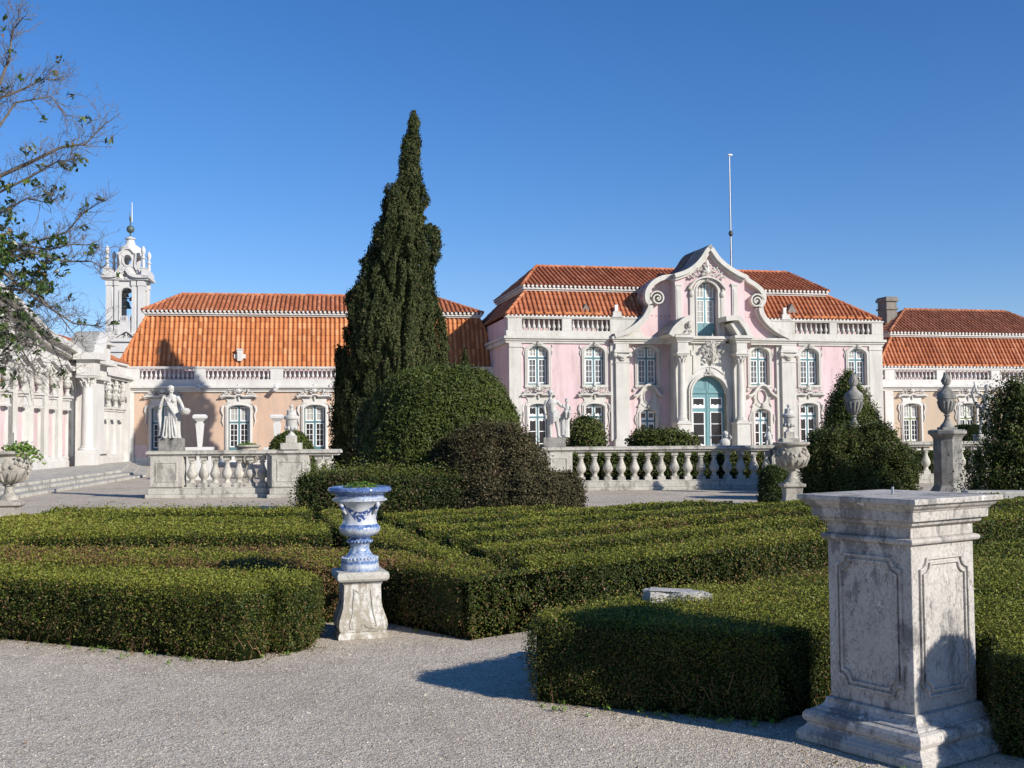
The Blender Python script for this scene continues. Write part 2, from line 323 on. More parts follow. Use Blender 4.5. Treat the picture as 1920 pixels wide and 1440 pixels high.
def leafmesh(name, Q, tone, mats, core=None):
    # Q (n,4,3) leaf quads; core an MB appended with material slot 1
    n = len(Q); V = Q.reshape(-1, 3); nf = n; cv = []; cf = []
    if core: cv = core.v; cf = core.f
    me = bpy.data.meshes.new(name); nl = 4*n+sum(len(f) for f in cf)
    me.vertices.add(len(V)+len(cv)); me.loops.add(nl); me.polygons.add(n+len(cf))
    co = np.concatenate([V, np.array(cv, float).reshape(-1, 3)]) if cv else V
    me.vertices.foreach_set('co', co.astype(np.float32).ravel())
    li = list(range(4*n)) if not cf else np.concatenate([np.arange(4*n), np.array([4*n+i for f in cf for i in f], int)])
    me.loops.foreach_set('vertex_index', np.array(li, np.int32))
    st = np.concatenate([np.arange(n)*4, 4*n+np.cumsum([0]+[len(f) for f in cf][:-1])]) if cf else np.arange(n)*4
    me.polygons.foreach_set('loop_start', st.astype(np.int32))
    me.polygons.foreach_set('material_index', np.array([0]*n+[1]*len(cf), np.int32))
    me.update(calc_edges=True)
    a = me.attributes.new('tone', 'FLOAT', 'FACE'); a.data.foreach_set('value', np.concatenate([np.clip(tone, 0, 1), np.full(len(cf), 0.3)]).astype(np.float32))
    for m in mats: me.materials.append(MATS[m])
    return me
def polyarea(p): return 0.5*sum(p[i][0]*p[(i+1) % len(p)][1]-p[(i+1) % len(p)][0]*p[i][1] for i in range(len(p)))
def inset(poly, d):
    n = len(poly); out = []
    for i in range(n):
        a, b, c = (np.array(poly[(i+k) % n], float) for k in (-1, 0, 1))
        e1 = (b-a)/(np.linalg.norm(b-a)+1e-9); e2 = (c-b)/(np.linalg.norm(c-b)+1e-9)
        n1 = np.array([-e1[1], e1[0]]); n2 = np.array([-e2[1], e2[0]]); m = n1+n2; m /= max(0.5, (m@m)/2)
        out.append(tuple(b+m*d))
    return out
LEAFCOUNT = 0
def hedge(label, poly, h=0.5, brown=0.0, brownf=None, mat='box_leaf', name='box_hedge', group='clipped box hedges of the parterre', cover=1.5, smin=0.0, twigs=0, rnd=0.085, jag=0.02, bias=0.0, seed=None, cat='hedge', corem='core'):
    global LEAFCOUNT
    if polyarea(poly) < 0: poly = poly[::-1]
    poly = [tuple(p) for p in poly]; P = np.array(poly); seed = seed if seed is not None else int(abs(P.sum())*10) % 999
    dmin = max(4.0, np.min(np.linalg.norm(P, axis=1)))
    # surface samples: top and sides
    size0 = max(smin, 0.0019*dmin); dens = cover/(size0**2*0.5*0.55)
    pts = []; nor = []
    tris = tessellate_polygon([[Vector((x, y, 0)) for x, y in poly]])
    for t in tris:
        a, b, c = (P[i] for i in t); ar = abs(np.cross(b-a, c-a))/2; k = int(ar*dens)
        u = rng.random((k, 2)); f = u.sum(1) > 1; u[f] = 1-u[f]; q = a+u[:, :1]*(b-a)+u[:, 1:]*(c-a)
        pts.append(np.c_[q, np.full(k, h)]); nor.append(np.tile([0, 0, 1.0], (k, 1)))
    n = len(P)
    for i in range(n):
        a, b = P[i], P[(i+1) % n]; L = np.linalg.norm(b-a); k = int(L*h*dens); e = (b-a)/max(L, 1e-6); nn = np.array([e[1], -e[0], 0])
        mid = (a+b)/2; facing = (-(mid@nn[:2])) > -0.2*np.linalg.norm(mid)
        if not facing: k = k//2
        u = rng.random(k); z = rng.random(k)**0.85*h
        pts.append(np.c_[a+u[:, None]*(b-a), z]); nor.append(np.tile(nn, (k, 1)))
    X = np.concatenate(pts); Nn = np.concatenate(nor)
    d = np.linalg.norm(X[:, :2], axis=1); keep = rng.random(len(X)) < (dmin/np.maximum(d, dmin))**2 if size0 > smin else np.ones(len(X), bool)
    X = X[keep]; Nn = Nn[keep]; d = d[keep]; size = np.maximum(smin, 0.0019*np.maximum(d, dmin))*rng.uniform(.7, 1.25, len(d))
    # rounded shoulders: pull samples near the top arris inwards
    pin = inset(poly, rnd)
    edge = np.full(len(X), 9.0)
    for i in range(n):
        a, b = P[i], P[(i+1) % n]; L = np.linalg.norm(b-a); e = (b-a)/max(L, 1e-6); nn = np.array([-e[1], e[0]])
        s = (X[:, :2]-a)@e; dd = np.where((s > -0.1) & (s < L+0.1), (X[:, :2]-a)@nn, 9); edge = np.minimum(edge, np.abs(dd))
    top = Nn[:, 2] > 0.5
    X[:, 2] -= np.where(top, np.clip(1-edge/rnd, 0, 1)**2*rnd*0.8, 0)
    ins = np.where(~top, np.clip((X[:, 2]-(h-rnd))/rnd, 0, 1)**2*rnd*0.6, 0)+np.where(~top, np.clip(0.12-X[:, 2], 0, 1)*0.3, 0)
    X -= Nn*ins[:, None]
    lump = wav(X, 2.2, seed+11)*.02+wav(X, 4, seed)*0.028+wav(X, 15, seed+1)*0.018+np.where(top, 0, 1)*wav(X*np.array([1, 1, .35]), 30, seed+9)*0.02; X += Nn*(lump+rng.normal(size=len(X))*jag*0.5)[:, None]
    X[:, 2] += np.where(top, (rng.random(len(X)) < 0.04)*rng.random(len(X))*jag*1.8, 0)
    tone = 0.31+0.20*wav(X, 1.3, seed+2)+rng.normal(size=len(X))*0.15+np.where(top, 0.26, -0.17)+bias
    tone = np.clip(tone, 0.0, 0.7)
    pb = np.full(len(X), brown)
    if brownf is not None: pb = np.clip(pb+brownf(X), 0, 1)
    pb = pb*(0.5+np.clip(wav(X, 3, seed+4), -0.5, 1)); pb += np.where(~top, 0.10*np.clip(1-X[:, 2]/h, 0, 1)+0.05, 0.02)
    bm_ = rng.random(len(X)) < pb; tone = np.where(bm_, rng.uniform(0.78, 1.0, len(X)), tone)
    hole = (~top) & (wav(X*np.array([1, 1, .6]), 6.5, seed+7) > 0.24+1.0*X[:, 2]/h) & (rng.random(len(X)) < .8)
    X = X[~hole]; Nn = Nn[~hole]; size = size[~hole]; tone = tone[~hole]
    Q = leaves(X, Nn, size, 0.6, 0.85)
    if twigs:
        # bare twigs showing low on the faces
        tq = []; 
        for i in range(n):
            a, b = P[i], P[(i+1) % n]; L = np.linalg.norm(b-a); e = (b-a)/max(L, 1e-6); nn = np.array([e[1], -e[0], 0])
            k = int(L*twigs); u = rng.random(k); u = np.round(u*L/.16)*.16/L+rng.normal(size=k)*.03/L; u = np.clip(u, 0, 1); q = np.c_[a+u[:, None]*(b-a), rng.uniform(0.03, h*0.45, k)] + nn*rng.uniform(.0, .03, k)[:, None]-nn*np.clip(.12-.1, 0, 1)
            dz = np.c_[e[0]*rng.normal(size=k)*0.5, e[1]*rng.normal(size=k)*0.5, np.ones(k)]*rng.uniform(0.04, 0.15, k)[:, None]
            sd_ = np.c_[np.tile(e, (k, 1)), np.zeros(k)]*0.0032
            tq.append(np.stack([q-dz/2-sd_, q-dz/2+sd_, q+dz/2+sd_*0.5, q+dz/2-sd_*0.5], 1))
        tq = np.concatenate(tq); Q = np.concatenate([Q, tq]); tone = np.concatenate([tone, rng.uniform(0.85, 1, len(tq))])
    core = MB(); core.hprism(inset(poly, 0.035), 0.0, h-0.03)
    LEAFCOUNT += len(Q)
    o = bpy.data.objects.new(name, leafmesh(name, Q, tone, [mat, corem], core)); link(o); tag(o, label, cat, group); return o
def blobtree(name, prof, mat, leaf, n, ax=None, lump=0.12, shag=0.25, up=0.0, clumps=0, csize=(0.3, 0.5), seed=1, core='core', brown=0.03, brownf=None, asp=0.5, bias=0.0, sy=1.0, corek=0.82, crease=0.0, cscale=1.0, zs=0.4, spread=0.8):
    # prof: list of (z, left x, right x) in local metres, round in depth
    Z = np.array([p[0] for p in prof]); L = np.array([p[1] for p in prof]); Rr = np.array([p[2] for p in prof])
    def surf(z, th, k=1.0):
        c = (np.interp(z, Z, L)+np.interp(z, Z, Rr))/2; r = (np.interp(z, Z, Rr)-np.interp(z, Z, L))/2
        return np.c_[c+r*np.cos(th)*k, r*np.sin(th)*k*sy, z], np.c_[np.cos(th), np.sin(th), np.zeros(len(z))], r
    zz = np.linspace(Z.min(), Z.max(), 400); rr = (np.interp(zz, Z, Rr)-np.interp(zz, Z, L))/2+0.05; cdf = np.cumsum(rr+0.3*np.abs(np.gradient(rr, zz))*rr); cdf /= cdf[-1]
    if clumps:
        cz = np.interp(rng.random(clumps), cdf, zz); th = rng.uniform(0, 2*math.pi, clumps)
        c, nn, r = surf(cz, th, 1.0); c -= nn*(np.minimum(csize[0]*0.8, r*0.6)*rng.uniform(0.5, 1.4, clumps))[:, None]
        idx = rng.integers(0, clumps, n); dv = rng.normal(size=(n, 3)); dv /= np.linalg.norm(dv, axis=1)[:, None]
        sc_ = rng.uniform(0.7, 1.35, clumps)[idx][:, None]*np.minimum(1, 0.35+r[idx]/0.8)[:, None]
        X = c[idx]+dv*np.array([csize[0], csize[0], csize[1]])*sc_*rng.uniform(0.75, 1.05, n)[:, None]
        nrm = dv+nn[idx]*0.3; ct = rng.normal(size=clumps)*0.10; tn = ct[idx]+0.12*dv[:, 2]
    else:
        z = np.interp(rng.random(n), cdf, zz); th = rng.uniform(0, 2*math.pi, n); X, nrm, r = surf(z, th); dr = np.gradient(rr, zz); nrm[:, 2] = -np.clip(np.interp(z, zz, dr), -3, 3)
        nrm /= np.linalg.norm(nrm, axis=1)[:, None]; tn = 0
    if crease:
        Xs = X*np.array([1, 1, zs]); f1 = wav(Xs, 1.25*cscale, seed+21); f2 = wav(Xs, 2.9*cscale, seed+22); f3 = wav(X, .9*cscale, seed+23)
        rr_ = np.minimum(1, .25+r/1.5); X = X+nrm*((crease*(1-np.exp(-(f1/.20)**2))+crease*.55*(1-np.exp(-(f2/.22)**2))-crease*1.05+crease*.28*f3)*rr_)[:, None]
        tn = tn+.10*f3
    X = X+nrm*(wav(X, 1.6, seed)*lump*0.6+wav(X, 5, seed+1)*lump*0.4+rng.normal(size=n)*shag*0.35-shag*0.2)[:, None]
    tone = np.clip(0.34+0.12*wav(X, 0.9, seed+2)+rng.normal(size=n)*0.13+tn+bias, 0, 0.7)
    pb = np.full(n, brown)
    if brownf is not None: pb = pb+brownf(X)
    tone = np.where(rng.random(n) < pb, rng.uniform(0.78, 1, n), tone)
    X[:, 2] = np.maximum(X[:, 2], 0.02)
    Q = leaves(X, nrm, leaf, asp, spread, up)
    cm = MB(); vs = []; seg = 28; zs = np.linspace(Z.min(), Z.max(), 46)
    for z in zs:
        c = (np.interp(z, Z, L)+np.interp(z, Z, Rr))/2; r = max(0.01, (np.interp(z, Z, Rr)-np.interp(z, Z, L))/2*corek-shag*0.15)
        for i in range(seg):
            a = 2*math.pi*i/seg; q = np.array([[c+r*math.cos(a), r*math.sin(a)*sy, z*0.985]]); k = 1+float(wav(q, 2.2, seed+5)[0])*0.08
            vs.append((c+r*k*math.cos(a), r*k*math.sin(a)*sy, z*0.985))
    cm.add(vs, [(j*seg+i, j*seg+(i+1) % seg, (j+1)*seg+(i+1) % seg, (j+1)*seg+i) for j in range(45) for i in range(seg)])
    return leafmesh(name, Q, tone, [mat, core], cm)
# ------------------------------------------------ setting
g = MB(); g.add([(-1500, -60, 0), (1500, -60, 0), (1500, 3000, 0), (-1500, 3000, 0)], [(0, 1, 2, 3)])
o = g.build('gravel_ground', 'gravel'); tag(o, 'pale grey gravel forecourt', kind='structure')

# ------------------------------------------------ architectural components
def wall_mesh(u0, u1, z0, z1, openings, y=0.0, back=None):
    m = MB(); xs = sorted({u0, u1, *[o[0] for o in openings], *[o[1] for o in openings]}); zs = sorted({z0, z1, *[o[2] for o in openings], *[o[3] for o in openings]})
    for i in range(len(xs)-1):
        for j in range(len(zs)-1):
            cx, cz = (xs[i]+xs[i+1])/2, (zs[j]+zs[j+1])/2
            if any(o[0] < cx < o[1] and o[2] < cz < o[3] for o in openings): continue
            m.add([(xs[i], y, zs[j]), (xs[i+1], y, zs[j]), (xs[i+1], y, zs[j+1]), (xs[i], y, zs[j+1])], [(0, 1, 2, 3)])
    for a, b, c, d in openings:   # deep reveals
        m.add([(a, y, c), (a, y+.5, c), (a, y+.5, d), (a, y, d)], [(0, 1, 2, 3)]); m.add([(b, y, c), (b, y+.5, c), (b, y+.5, d), (b, y, d)], [(0, 1, 2, 3)])
        m.add([(a, y, d), (b, y, d), (b, y+.5, d), (a, y+.5, d)], [(0, 1, 2, 3)])
    return m
def archpts(w, h, rise, n=10, zb=0.0):
    return [(-w, zb)]+arc(0, h-rise, w, rise, 180, 0, n)+[(w, zb)]
CACHE = {}
def cached(key, fn):
    if key not in CACHE: CACHE[key] = fn()
    return CACHE[key]
BAL = [(.055, 0), (.055, .06), (.04, .07), (.035, .09), (.05, .12), (.085, .2), (.09, .26), (.075, .33), (.045, .41), (.033, .5), (.032, .55), (.045, .565), (.045, .59), (.034, .6), (.038, .63), (.055, .65), (.055, .72)]
def orn(m, cx, cz, w, h, y, seed=0, n=16, big=0.12):
    # carved rocaille: mirrored leaves, scrolls and a shell, standing out of the wall
    r = random.Random(seed)
    m.ell((cx, y-.05, cz+h*.80), (w*.055, .07, h*.2), 8, 5); m.ell((cx, y-.07, cz+h*.42), (w*.085, .1, h*.22), 8, 5)
    for k in range(5): a = math.pi*(.1+.2*k); m.tube([(cx, y-.1, cz+h*.3), (cx+math.cos(a)*w*.13, y-.15, cz+h*.3+math.sin(a)*h*.3), (cx+math.cos(a)*w*.17, y-.06, cz+h*.3+math.sin(a)*h*.42)], [.02, .035, .02], 5)
    for k in range(n):
        t = (k+.5)/n; x = w*.5*t**0.9; hz = h*(1-t)**0.75; z = cz+r.uniform(0.1, .95)*hz; a = r.uniform(0.2, 1.4)
        l = big*r.uniform(.7, 1.5); rr = big*r.uniform(.22, .4); pr = r.uniform(.03, .13)
        for s in (-1, 1):
            if r.random() < .45:
                c = [(cx+s*(x+math.cos(q)*l*.5*(1-q/9)), y-pr, z+math.sin(q)*l*.5*(1-q/9)) for q in [i*.75+a for i in range(7)]]
                m.tube(c, [rr*.8*(1-i*.1) for i in range(7)], 5)
            else:
                d = (math.cos(a)*l*.6, math.sin(a)*l*.6)
                m.tube([(cx+s*(x-d[0]), y-pr*.4, z-d[1]), (cx+s*x, y-pr, z), (cx+s*(x+d[0]), y-pr*.6, z+d[1])], [rr*.5, rr, rr*.25], 5)
    return m
def sash_mesh(w, h, kind):
    # w half width of opening, returns (frame, sash, pane list)
    fr = MB(); sa = MB(); gl = MB(); up = MB()
    tz = h*.70 if kind != 'french' else h*.76
    fr.box(-w, 0, 0, -w+.07, .06, h); fr.box(w-.07, 0, 0, w, .06, h); fr.box(-w, 0, h-.07, w, .058, h); fr.box(-.055, -.02, 0, .055, .06, h)
    fr.box(-w, -.03, tz-.05, w, .055, tz+.06)
    low = {'upper': .10, 'tall': h*.22, 'french': .12, 'door': h*.26}[kind]
    fr.box(-w, .004, 0, w, .05, low)
    if kind in ('tall', 'door', 'french') and low > .3:
        for s in (-1, 1): fr.box(s*w*.52-w*.3, -.012, .1, s*w*.52+w*.3, .02, low-.08)
    def leaf(x0, x1, z0, z1, nx, nz, st=.055, mt=.026):
        sa.box(x0, -.012, z0, x0+st, .03, z1); sa.box(x1-st, -.012, z0, x1, .03, z1); sa.box(x0+st, -.011, z0, x1-st, .03, z0+st*1.2); sa.box(x0+st, -.011, z1-st, x1-st, .03, z1)
        for i in range(1, nx): x = x0+st+(x1-x0-2*st)*i/nx; sa.box(x-mt/2, -.004, z0+st, x+mt/2, .028, z1-st)
        for j in range(1, nz): z = z0+st*1.2+(z1-z0-2.2*st)*j/nz; sa.box(x0+st, -.002, z-mt/2, x1-st, .027, z+mt/2)
    for s in (-1, 1):
        a, b = sorted((s*.062, s*(w-.075)))
        if kind == 'french':
            leaf(a, b, low, tz-.06, 1, 3, .045, .045); leaf(a, b, tz+.065, h-.09, 1, 1, .045)
        else:
            leaf(a, b, low, tz-.06, 2, 4 if h < 3.9 else 5); leaf(a, b, tz+.065, h-.08, 2, 2)
        if kind == 'french':   # lace curtain hems behind the glass
            for (zz, hh, sg) in ((low+.05, .34, 1), (tz-.12, .12, -1), (h-.15, .1, -1), (tz+.1, .14, 1)):
                pts = [(a+.04+(b-a-.08)*i/8, zz+sg*(hh*(.75+.25*math.cos(i*math.pi/2)))) for i in range(9)]
                sa.prism([(a+.04, zz)]+pts+[(b-.04, zz)], .026, .031)
    gl.box(-w+.05, .032, .05, w-.05, .04, tz); up.box(-w+.05, .032, tz, w-.05, .04, h-.05)
    return fr, sa, gl, up
def window(root, u, zb, w, h, kind, wood='teal', y=.21, glass=('glass', 'curtain')):
    key = (round(w, 2), round(h, 2), kind, wood)
    fr, sa, gl, up = cached(key, lambda: tuple(b.mesh(n, mt) for b, n, mt in zip(sash_mesh(w, h, kind), ('window', 'sash', 'pane', 'pane'), (wood, 'white', glass[0], glass[1]))))
    o = inst('window', fr, root, (u, y, zb)); inst('sash', sa, o); inst('pane', gl, o); inst('pane', up, o); return o
def surround_up(w, h, rise=.42):
    m = MB(); inn = archpts(w, h, rise, 12); n = len(inn)
    out = [(-w-.19, -.0)]+[(x*(w+.20)/w, z+.17+.04*math.cos(x/w*3.1)) for x, z in inn[1:-1]]+[(w+.19, -.0)]
    m.ring(out, inn, -.06, .34)
    i2 = [(x*1.06, z+.03) for x, z in inn]; o2 = [(x*(w+.12)/w, z+.11) for x, z in inn]; o2[0] = (o2[0][0], 0); o2[-1] = (o2[-1][0], 0); i2[0] = (i2[0][0], 0); i2[-1] = (i2[-1][0], 0)
    m.ring(o2, i2, -.11, -.05)
    o3 = [(x*1.0, z) for x, z in out]; i3 = [(x*.93, z-.06) for x, z in out]; i3[0] = (i3[0][0], 0); i3[-1] = (i3[-1][0], 0); m.ring(o3, i3, -.10, -.055)
    for s in (-1, 1): m.tube([(s*(w+.24), -.03, h-.62), (s*(w+.30), -.04, h-.40), (s*(w+.21), -.04, h-.14), (s*(w+.32), -.03, h-.02), (s*(w+.26), -.03, h+.1)], [.02, .045, .035, .05, .02], 6)
    m.box(-w-.21, -.12, -.14, w+.21, .34, 0); m.box(-w-.17, -.07, -.22, w+.17, .02, -.14)
    orn(m, 0, h-.02, .55, .36, -.08, 3, 7, .07); return m
def surround_low(w, h, rise=.22, tall=.52, seed=5, ow=2.0):
    m = MB(); inn = archpts(w, h, rise, 12)
    out = [(x*(w+.19)/w, z+.18) for x, z in inn]; out[0] = (-w-.19, 0); out[-1] = (w+.19, 0)
    m.ring(out, inn, -.07, .34); i2 = [(x*1.05, z+.03) for x, z in inn]; o2 = [(x*(w+.11)/w, z+.10) for x, z in inn]; i2[0] = (i2[0][0], 0); i2[-1] = (i2[-1][0], 0); o2[0] = (o2[0][0], 0); o2[-1] = (o2[-1][0], 0)
    m.ring(o2, i2, -.12, -.06)
    zt = h+tall
    fr = smooth_path([(-w-.24, h-rise*.2), (-w-.2, h+.08), (-w-.05, h+.2), (-w-.12, zt-.16), (-w-.27, zt-.08)], 4)
    poly = fr+[(-x, z) for x, z in fr[::-1]]
    top = [(x, h+.0+ .18*math.cos(x/(w+.24)*1.2)) for x, z in arc(0, 0, w+.22, 1, 0, 180, 10)]
    m.prism(fr+[(-x, z) for x, z in fr[::-1]]+top[1:-1], -.06, .03)
    for s in (-1, 1): m.tube([(s*(w+.28), -.04, h-1.25), (s*(w+.36), -.05, h-.95), (s*(w+.29), -.05, h-.6), (s*(w+.40), -.06, h-.3), (s*(w+.34), -.06, h-.08), (s*(w+.24), -.05, h+.02)], [.02, .05, .045, .07, .08, .03], 6)
    sh = smooth_path([(-w-.46, zt-.02), (-w-.2, zt+.05), (-w*.4, zt+.04), (-.15, zt+.1), (0, zt+.12), (.15, zt+.1), (w*.4, zt+.04), (w+.2, zt+.05), (w+.46, zt-.02)], 4)
    m.prism([(x, z+.07) for x, z in sh]+[(x, z-.02) for x, z in sh[::-1]], -.30, .04); m.prism([(x*.95, z-.0) for x, z in sh]+[(x*.95, z-.09) for x, z in sh[::-1]], -.20, .03)
    orn(m, 0, zt+.10, ow, .72, -.12, seed, 22, .12); m.tube([(0, -.1, zt+.1), (0, -.13, zt-.12), (0, -.1, zt-.26)], [.08, .06, .02], 6); return m
def roof_slope(m, A, B, C, D, y_in=0.0, pitch=.29, course=.46, thick=.085, lo=0.0, hi=1.0):
    # corrugated tile field. A,B lower edge left/right, D,C upper edge left/right (3D points), hips clip the sides
    A, B, C, D = (np.array(p, float) for p in (A, B, C, D)); e = B-A; L = np.linalg.norm(e); e /= L
    upv = D-A-e*((D-A)@e); S = np.linalg.norm(upv); upv /= S; nn = np.cross(e, upv)
    if nn[2] < 0: nn = -nn
    dl = (D-A)@e; dr = (C-B)@e; nt_ = max(2, int(L/pitch)); pw = L/nt_; ncs = max(2, int(S/course)); K = 5
    prof = [0, .8, 1, .8, 0]
    for i in range(nt_):
        u0 = i*pw; shade0 = rng.normal()*.12
        us = [u0+pw*k/(K-1)*.72 for k in range(K)]
        tmax = []
        for u in us:
            t = 1.0
            if dl > 0: t = min(t, u/dl)
            if dr < 0: t = min(t, (L-u)/(-dr))
            if dl < 0: pass
            tmax.append(t)
        for j in range(ncs):
            t0, t1 = j/ncs, (j+1)/ncs
            if max(tmax) <= t0: break
            vs = []; off = .0
            for t, lift in ((t0, .02), (t1, 0.0)):
                for k, u in enumerate(us):
                    tt = min(t, tmax[k]); hgt = prof[k]*thick*(1.15 if lift else .95)+(lift if 0 < k < K-1 else lift*.5)
                    vs.append(A+e*u+upv*S*tt+nn*hgt)
            m.add(vs, [(k, k+1, K+k+1, K+k) for k in range(K-1)], float(np.clip(.5+shade0+rng.normal()*.2, 0, 1)))
            m.add([vs[k]-nn*(.03 if 0 < k < K-1 else 0) for k in range(K)]+[vs[k] for k in range(K)], [(k, k+1, K+k+1, K+k) for k in range(K-1)], .1)
        # gutter pan between two cover tiles
        ug = [u0+pw*.70, u0+pw*1.02]; tg = [min([1.0]+([u/dl] if dl > 0 else [])+([(L-u)/(-dr)] if dr < 0 else [])) for u in ug]
        m.add([A+e*ug[0]+nn*-.01, A+e*ug[1]+nn*-.01, A+e*ug[1]+upv*S*max(0, tg[1])+nn*-.01, A+e*ug[0]+upv*S*max(0, tg[0])+nn*-.01], [(0, 1, 2, 3)], .12)
    m.add([A-nn*.03, B-nn*.03, C-nn*.03, D-nn*.03], [(0, 1, 2, 3)], .1)
def ridge_tiles(m, P, Q, r=.10, step=.42):
    P, Q = np.array(P, float), np.array(Q, float); L = np.linalg.norm(Q-P); n = max(2, int(L/step)); d = (Q-P)/L
    for i in range(n):
        a = P+d*L*i/n; b = P+d*L*(i+1)/n; m.tube([tuple(a+(0, 0, .05)), tuple(b+(0, 0, .03))], [r*1.08, r*.9], 6); m.t[-8:] = [float(np.clip(.55+rng.normal()*.2, 0, 1))]*8
def dentil_row(m, P, Q, step=.27, r=.085, drop=.07):
    # mortar-filled tile mouths along an eave
    P, Q = np.array(P, float), np.array(Q, float); L = np.linalg.norm(Q-P); n = int(L/step); d = (Q-P)/L; o = np.array([-d[1], d[0], 0])
    for i in range(n):
        c = P+d*(i+.46)*L/n-(0, 0, drop*.3); m.tube([tuple(c-o*.03), tuple(c+o*.16)], r, 6)
def balusters(root, u0, u1, z0, z1, y=0.0, n=None, sp=.26, mat='whitestone', seg=8, rs=1.0):
    h = z1-z0; n = n or max(1, int((u1-u0)/sp)); me = cached(('bal', round(h, 2), mat, seg, rs), lambda: MB().lathe([(r*h/.72*rs, z*h/.72) for r, z in BAL], seg=seg).mesh('baluster', mat, 50))
    for i in range(n): inst('baluster', me, root, (u0+(u1-u0)*(i+.5)/n, y, z0))
def two_tier_roof(root, lowerA, lowerB, lowtopD, lowtopC, eA, eB, rD, rC, mat_lo, mat_hi, depth_lo, name='roof', yback=None, side=False):
    """lowerA/B: lower edge points, lowtopD/C: upper edge of steep tier; eA/eB eave of upper tier, rD/rC ridge."""
    lo = MB(); roof_slope(lo, lowerA, lowerB, lowtopC, lowtopD); ridge_tiles(lo, lowerA, lowtopD); ridge_tiles(lo, lowerB, lowtopC)
    hi = MB(); roof_slope(hi, eA, eB, rC, rD); ridge_tiles(hi, eA, rD); ridge_tiles(hi, eB, rC); ridge_tiles(hi, rD, rC, .11)
    d = depth_lo
    yb = lambda p: (p[0], 2*rD[1]-p[1], p[2])
    for m, a, t, mt in ((lo, lowerA, lowtopD, 1), (hi, eA, rD, 1)):   # left hip end
        if m is lo: roof_slope(m, yb(a), a, t, yb(t))
        else: roof_slope(m, yb(a), a, t, t)
    for m, a, t in ((lo, lowerB, lowtopC), (hi, eB, rC)):             # right hip end
        if m is lo: roof_slope(m, a, yb(a), yb(t), t)
        else: roof_slope(m, a, yb(a), t, t)
    roof_slope(hi, yb(eB), yb(eA), rD, rC); lo.add([yb(lowerB), yb(lowerA), yb(lowtopD), yb(lowtopC)], [(0, 1, 2, 3)], .4)
    r1 = lo.build('roof', mat_lo, root); r2 = hi.build('upper_roof', mat_hi, r1)
    ev = MB(); s_ = -.02
    for P, Q in ((eA, eB), (yb(eA), eA), (eB, yb(eB))): dentil_row(ev, P, Q)
    zt, z0 = eA[2]-.10, lowtopD[2]
    for k, (ov, za, zb) in enumerate(((.0, zt-.10, zt), (.10, zt-.2, zt-.10), (.2, z0-.02, zt-.2))):
        ev.box(eA[0]+.06+ov, eA[1]+.06+ov, za, eB[0]-.06-ov, 2*rD[1]-eA[1]-.06-ov, zb)
    ev.build('eaves', 'whitestone', r1); return r1

def volute(m, cx, cz, r, y0, y1, turns=1.6, start=0, dirn=1, wd=.09):
    pts = []; n = 34
    for i in range(n+1):
        t = i/n; a = start+dirn*t*turns*2*math.pi; rr = r*(1-t*.82); pts.append((cx+rr*math.cos(a), cz+rr*math.sin(a)))
    m.band(pts, wd, y0, y1, dirn); m.lathe([(r*.2, 0), (r*.2, 0)], 0, 0, 4) if False else None
    m.tube([(cx, y0, cz), (cx, y1, cz)], r*.18, 10)

# ------------------------------------------------ PALACE PAVILION (two storeys, pink, curved gable)
ax, ay, _ = AT(955, 860, 67.0); PF = Frame(ax, ay, 12.5)
pal = empty('palace_pavilion', (ax, ay, 0), R(12.5), 'pink two storey palace pavilion with cream stone trim, curved gable and big arched teal door', 'palace')
P = PF.uz; pu = lambda x, y=640, v=0: P(x, y, v)[0]; pz = lambda x, y, v=0: P(x, y, v)[1]
PW = pu(1650, 640); PD = 10.5
zrail = (pz(955, 592)+pz(1650, 603))/2; zcorn = (pz(955, 630)+pz(1650, 641))/2; zpar = zcorn+.30
UP = [(x, pz(x, 648+7.5*(x-1007)/600)) for x in (1008, 1114, 1213, 1423, 1516, 1606)]
uw, uh = .615, 2.33; uzb = sum(z for _, z in UP)/6-uh
LOA = [1009, 1114.5, 1515, 1606]; LOB = [1215, 1428]
lzt = pz(1114, 757.5); lzb = .18; lh = lzt-lzb; bzt = pz(1215, 768); bh = bzt-lzb
C0, C1 = pu(1254), pu(1394)     # central bay
ops = [(pu(x)-uw, pu(x)+uw, uzb, uzb+uh) for x, _ in UP]+[(pu(x)-.6, pu(x)+.6, lzb, lzb+lh) for x in LOA]+[(pu(x)-.52, pu(x)+.52, lzb, lzb+bh) for x in LOB]
ops = [tuple(round(a, 3) for a in o) for o in ops]
dm = (pu(1328)); dw = 1.12; dzt = pz(1328, 704.5)
wm = wall_mesh(0, PW, 0, zcorn, ops); wm.box(0, .5, 0, .01, PD, zcorn); wm.box(PW-.01, .5, 0, PW, PD, zcorn); wm.box(0, PD, 0, PW, PD+.01, zcorn)
wm.add([(0, 0, 0), (0, .5, 0), (0, .5, zcorn), (0, 0, zcorn)], [(0, 1, 2, 3)]); wm.add([(PW, 0, 0), (PW, .5, 0), (PW, .5, zcorn), (PW, 0, zcorn)], [(0, 1, 2, 3)])
wall = wm.build('wall', 'pink', pal)
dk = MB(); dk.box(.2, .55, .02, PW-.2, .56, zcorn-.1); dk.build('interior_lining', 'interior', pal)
su = MB(); surround_up(uw, uh)
me_up = surround_up(uw, uh).mesh('window_surround', 'cream', 40)
for x, z in UP:
    u = pu(x); window(pal, u, uzb, uw, uh, 'upper', glass=('dimglass', 'curtain')); inst('window_surround', me_up, pal, (u, 0, uzb))
me_lo = surround_low(.6, lh, ow=1.9).mesh('window_surround', 'cream', 40)
for x in LOA:
    u = pu(x, 757); window(pal, u, lzb, .6, lh, 'french', glass=('glass', 'glass')); inst('window_surround', me_lo, pal, (u, 0, lzb))
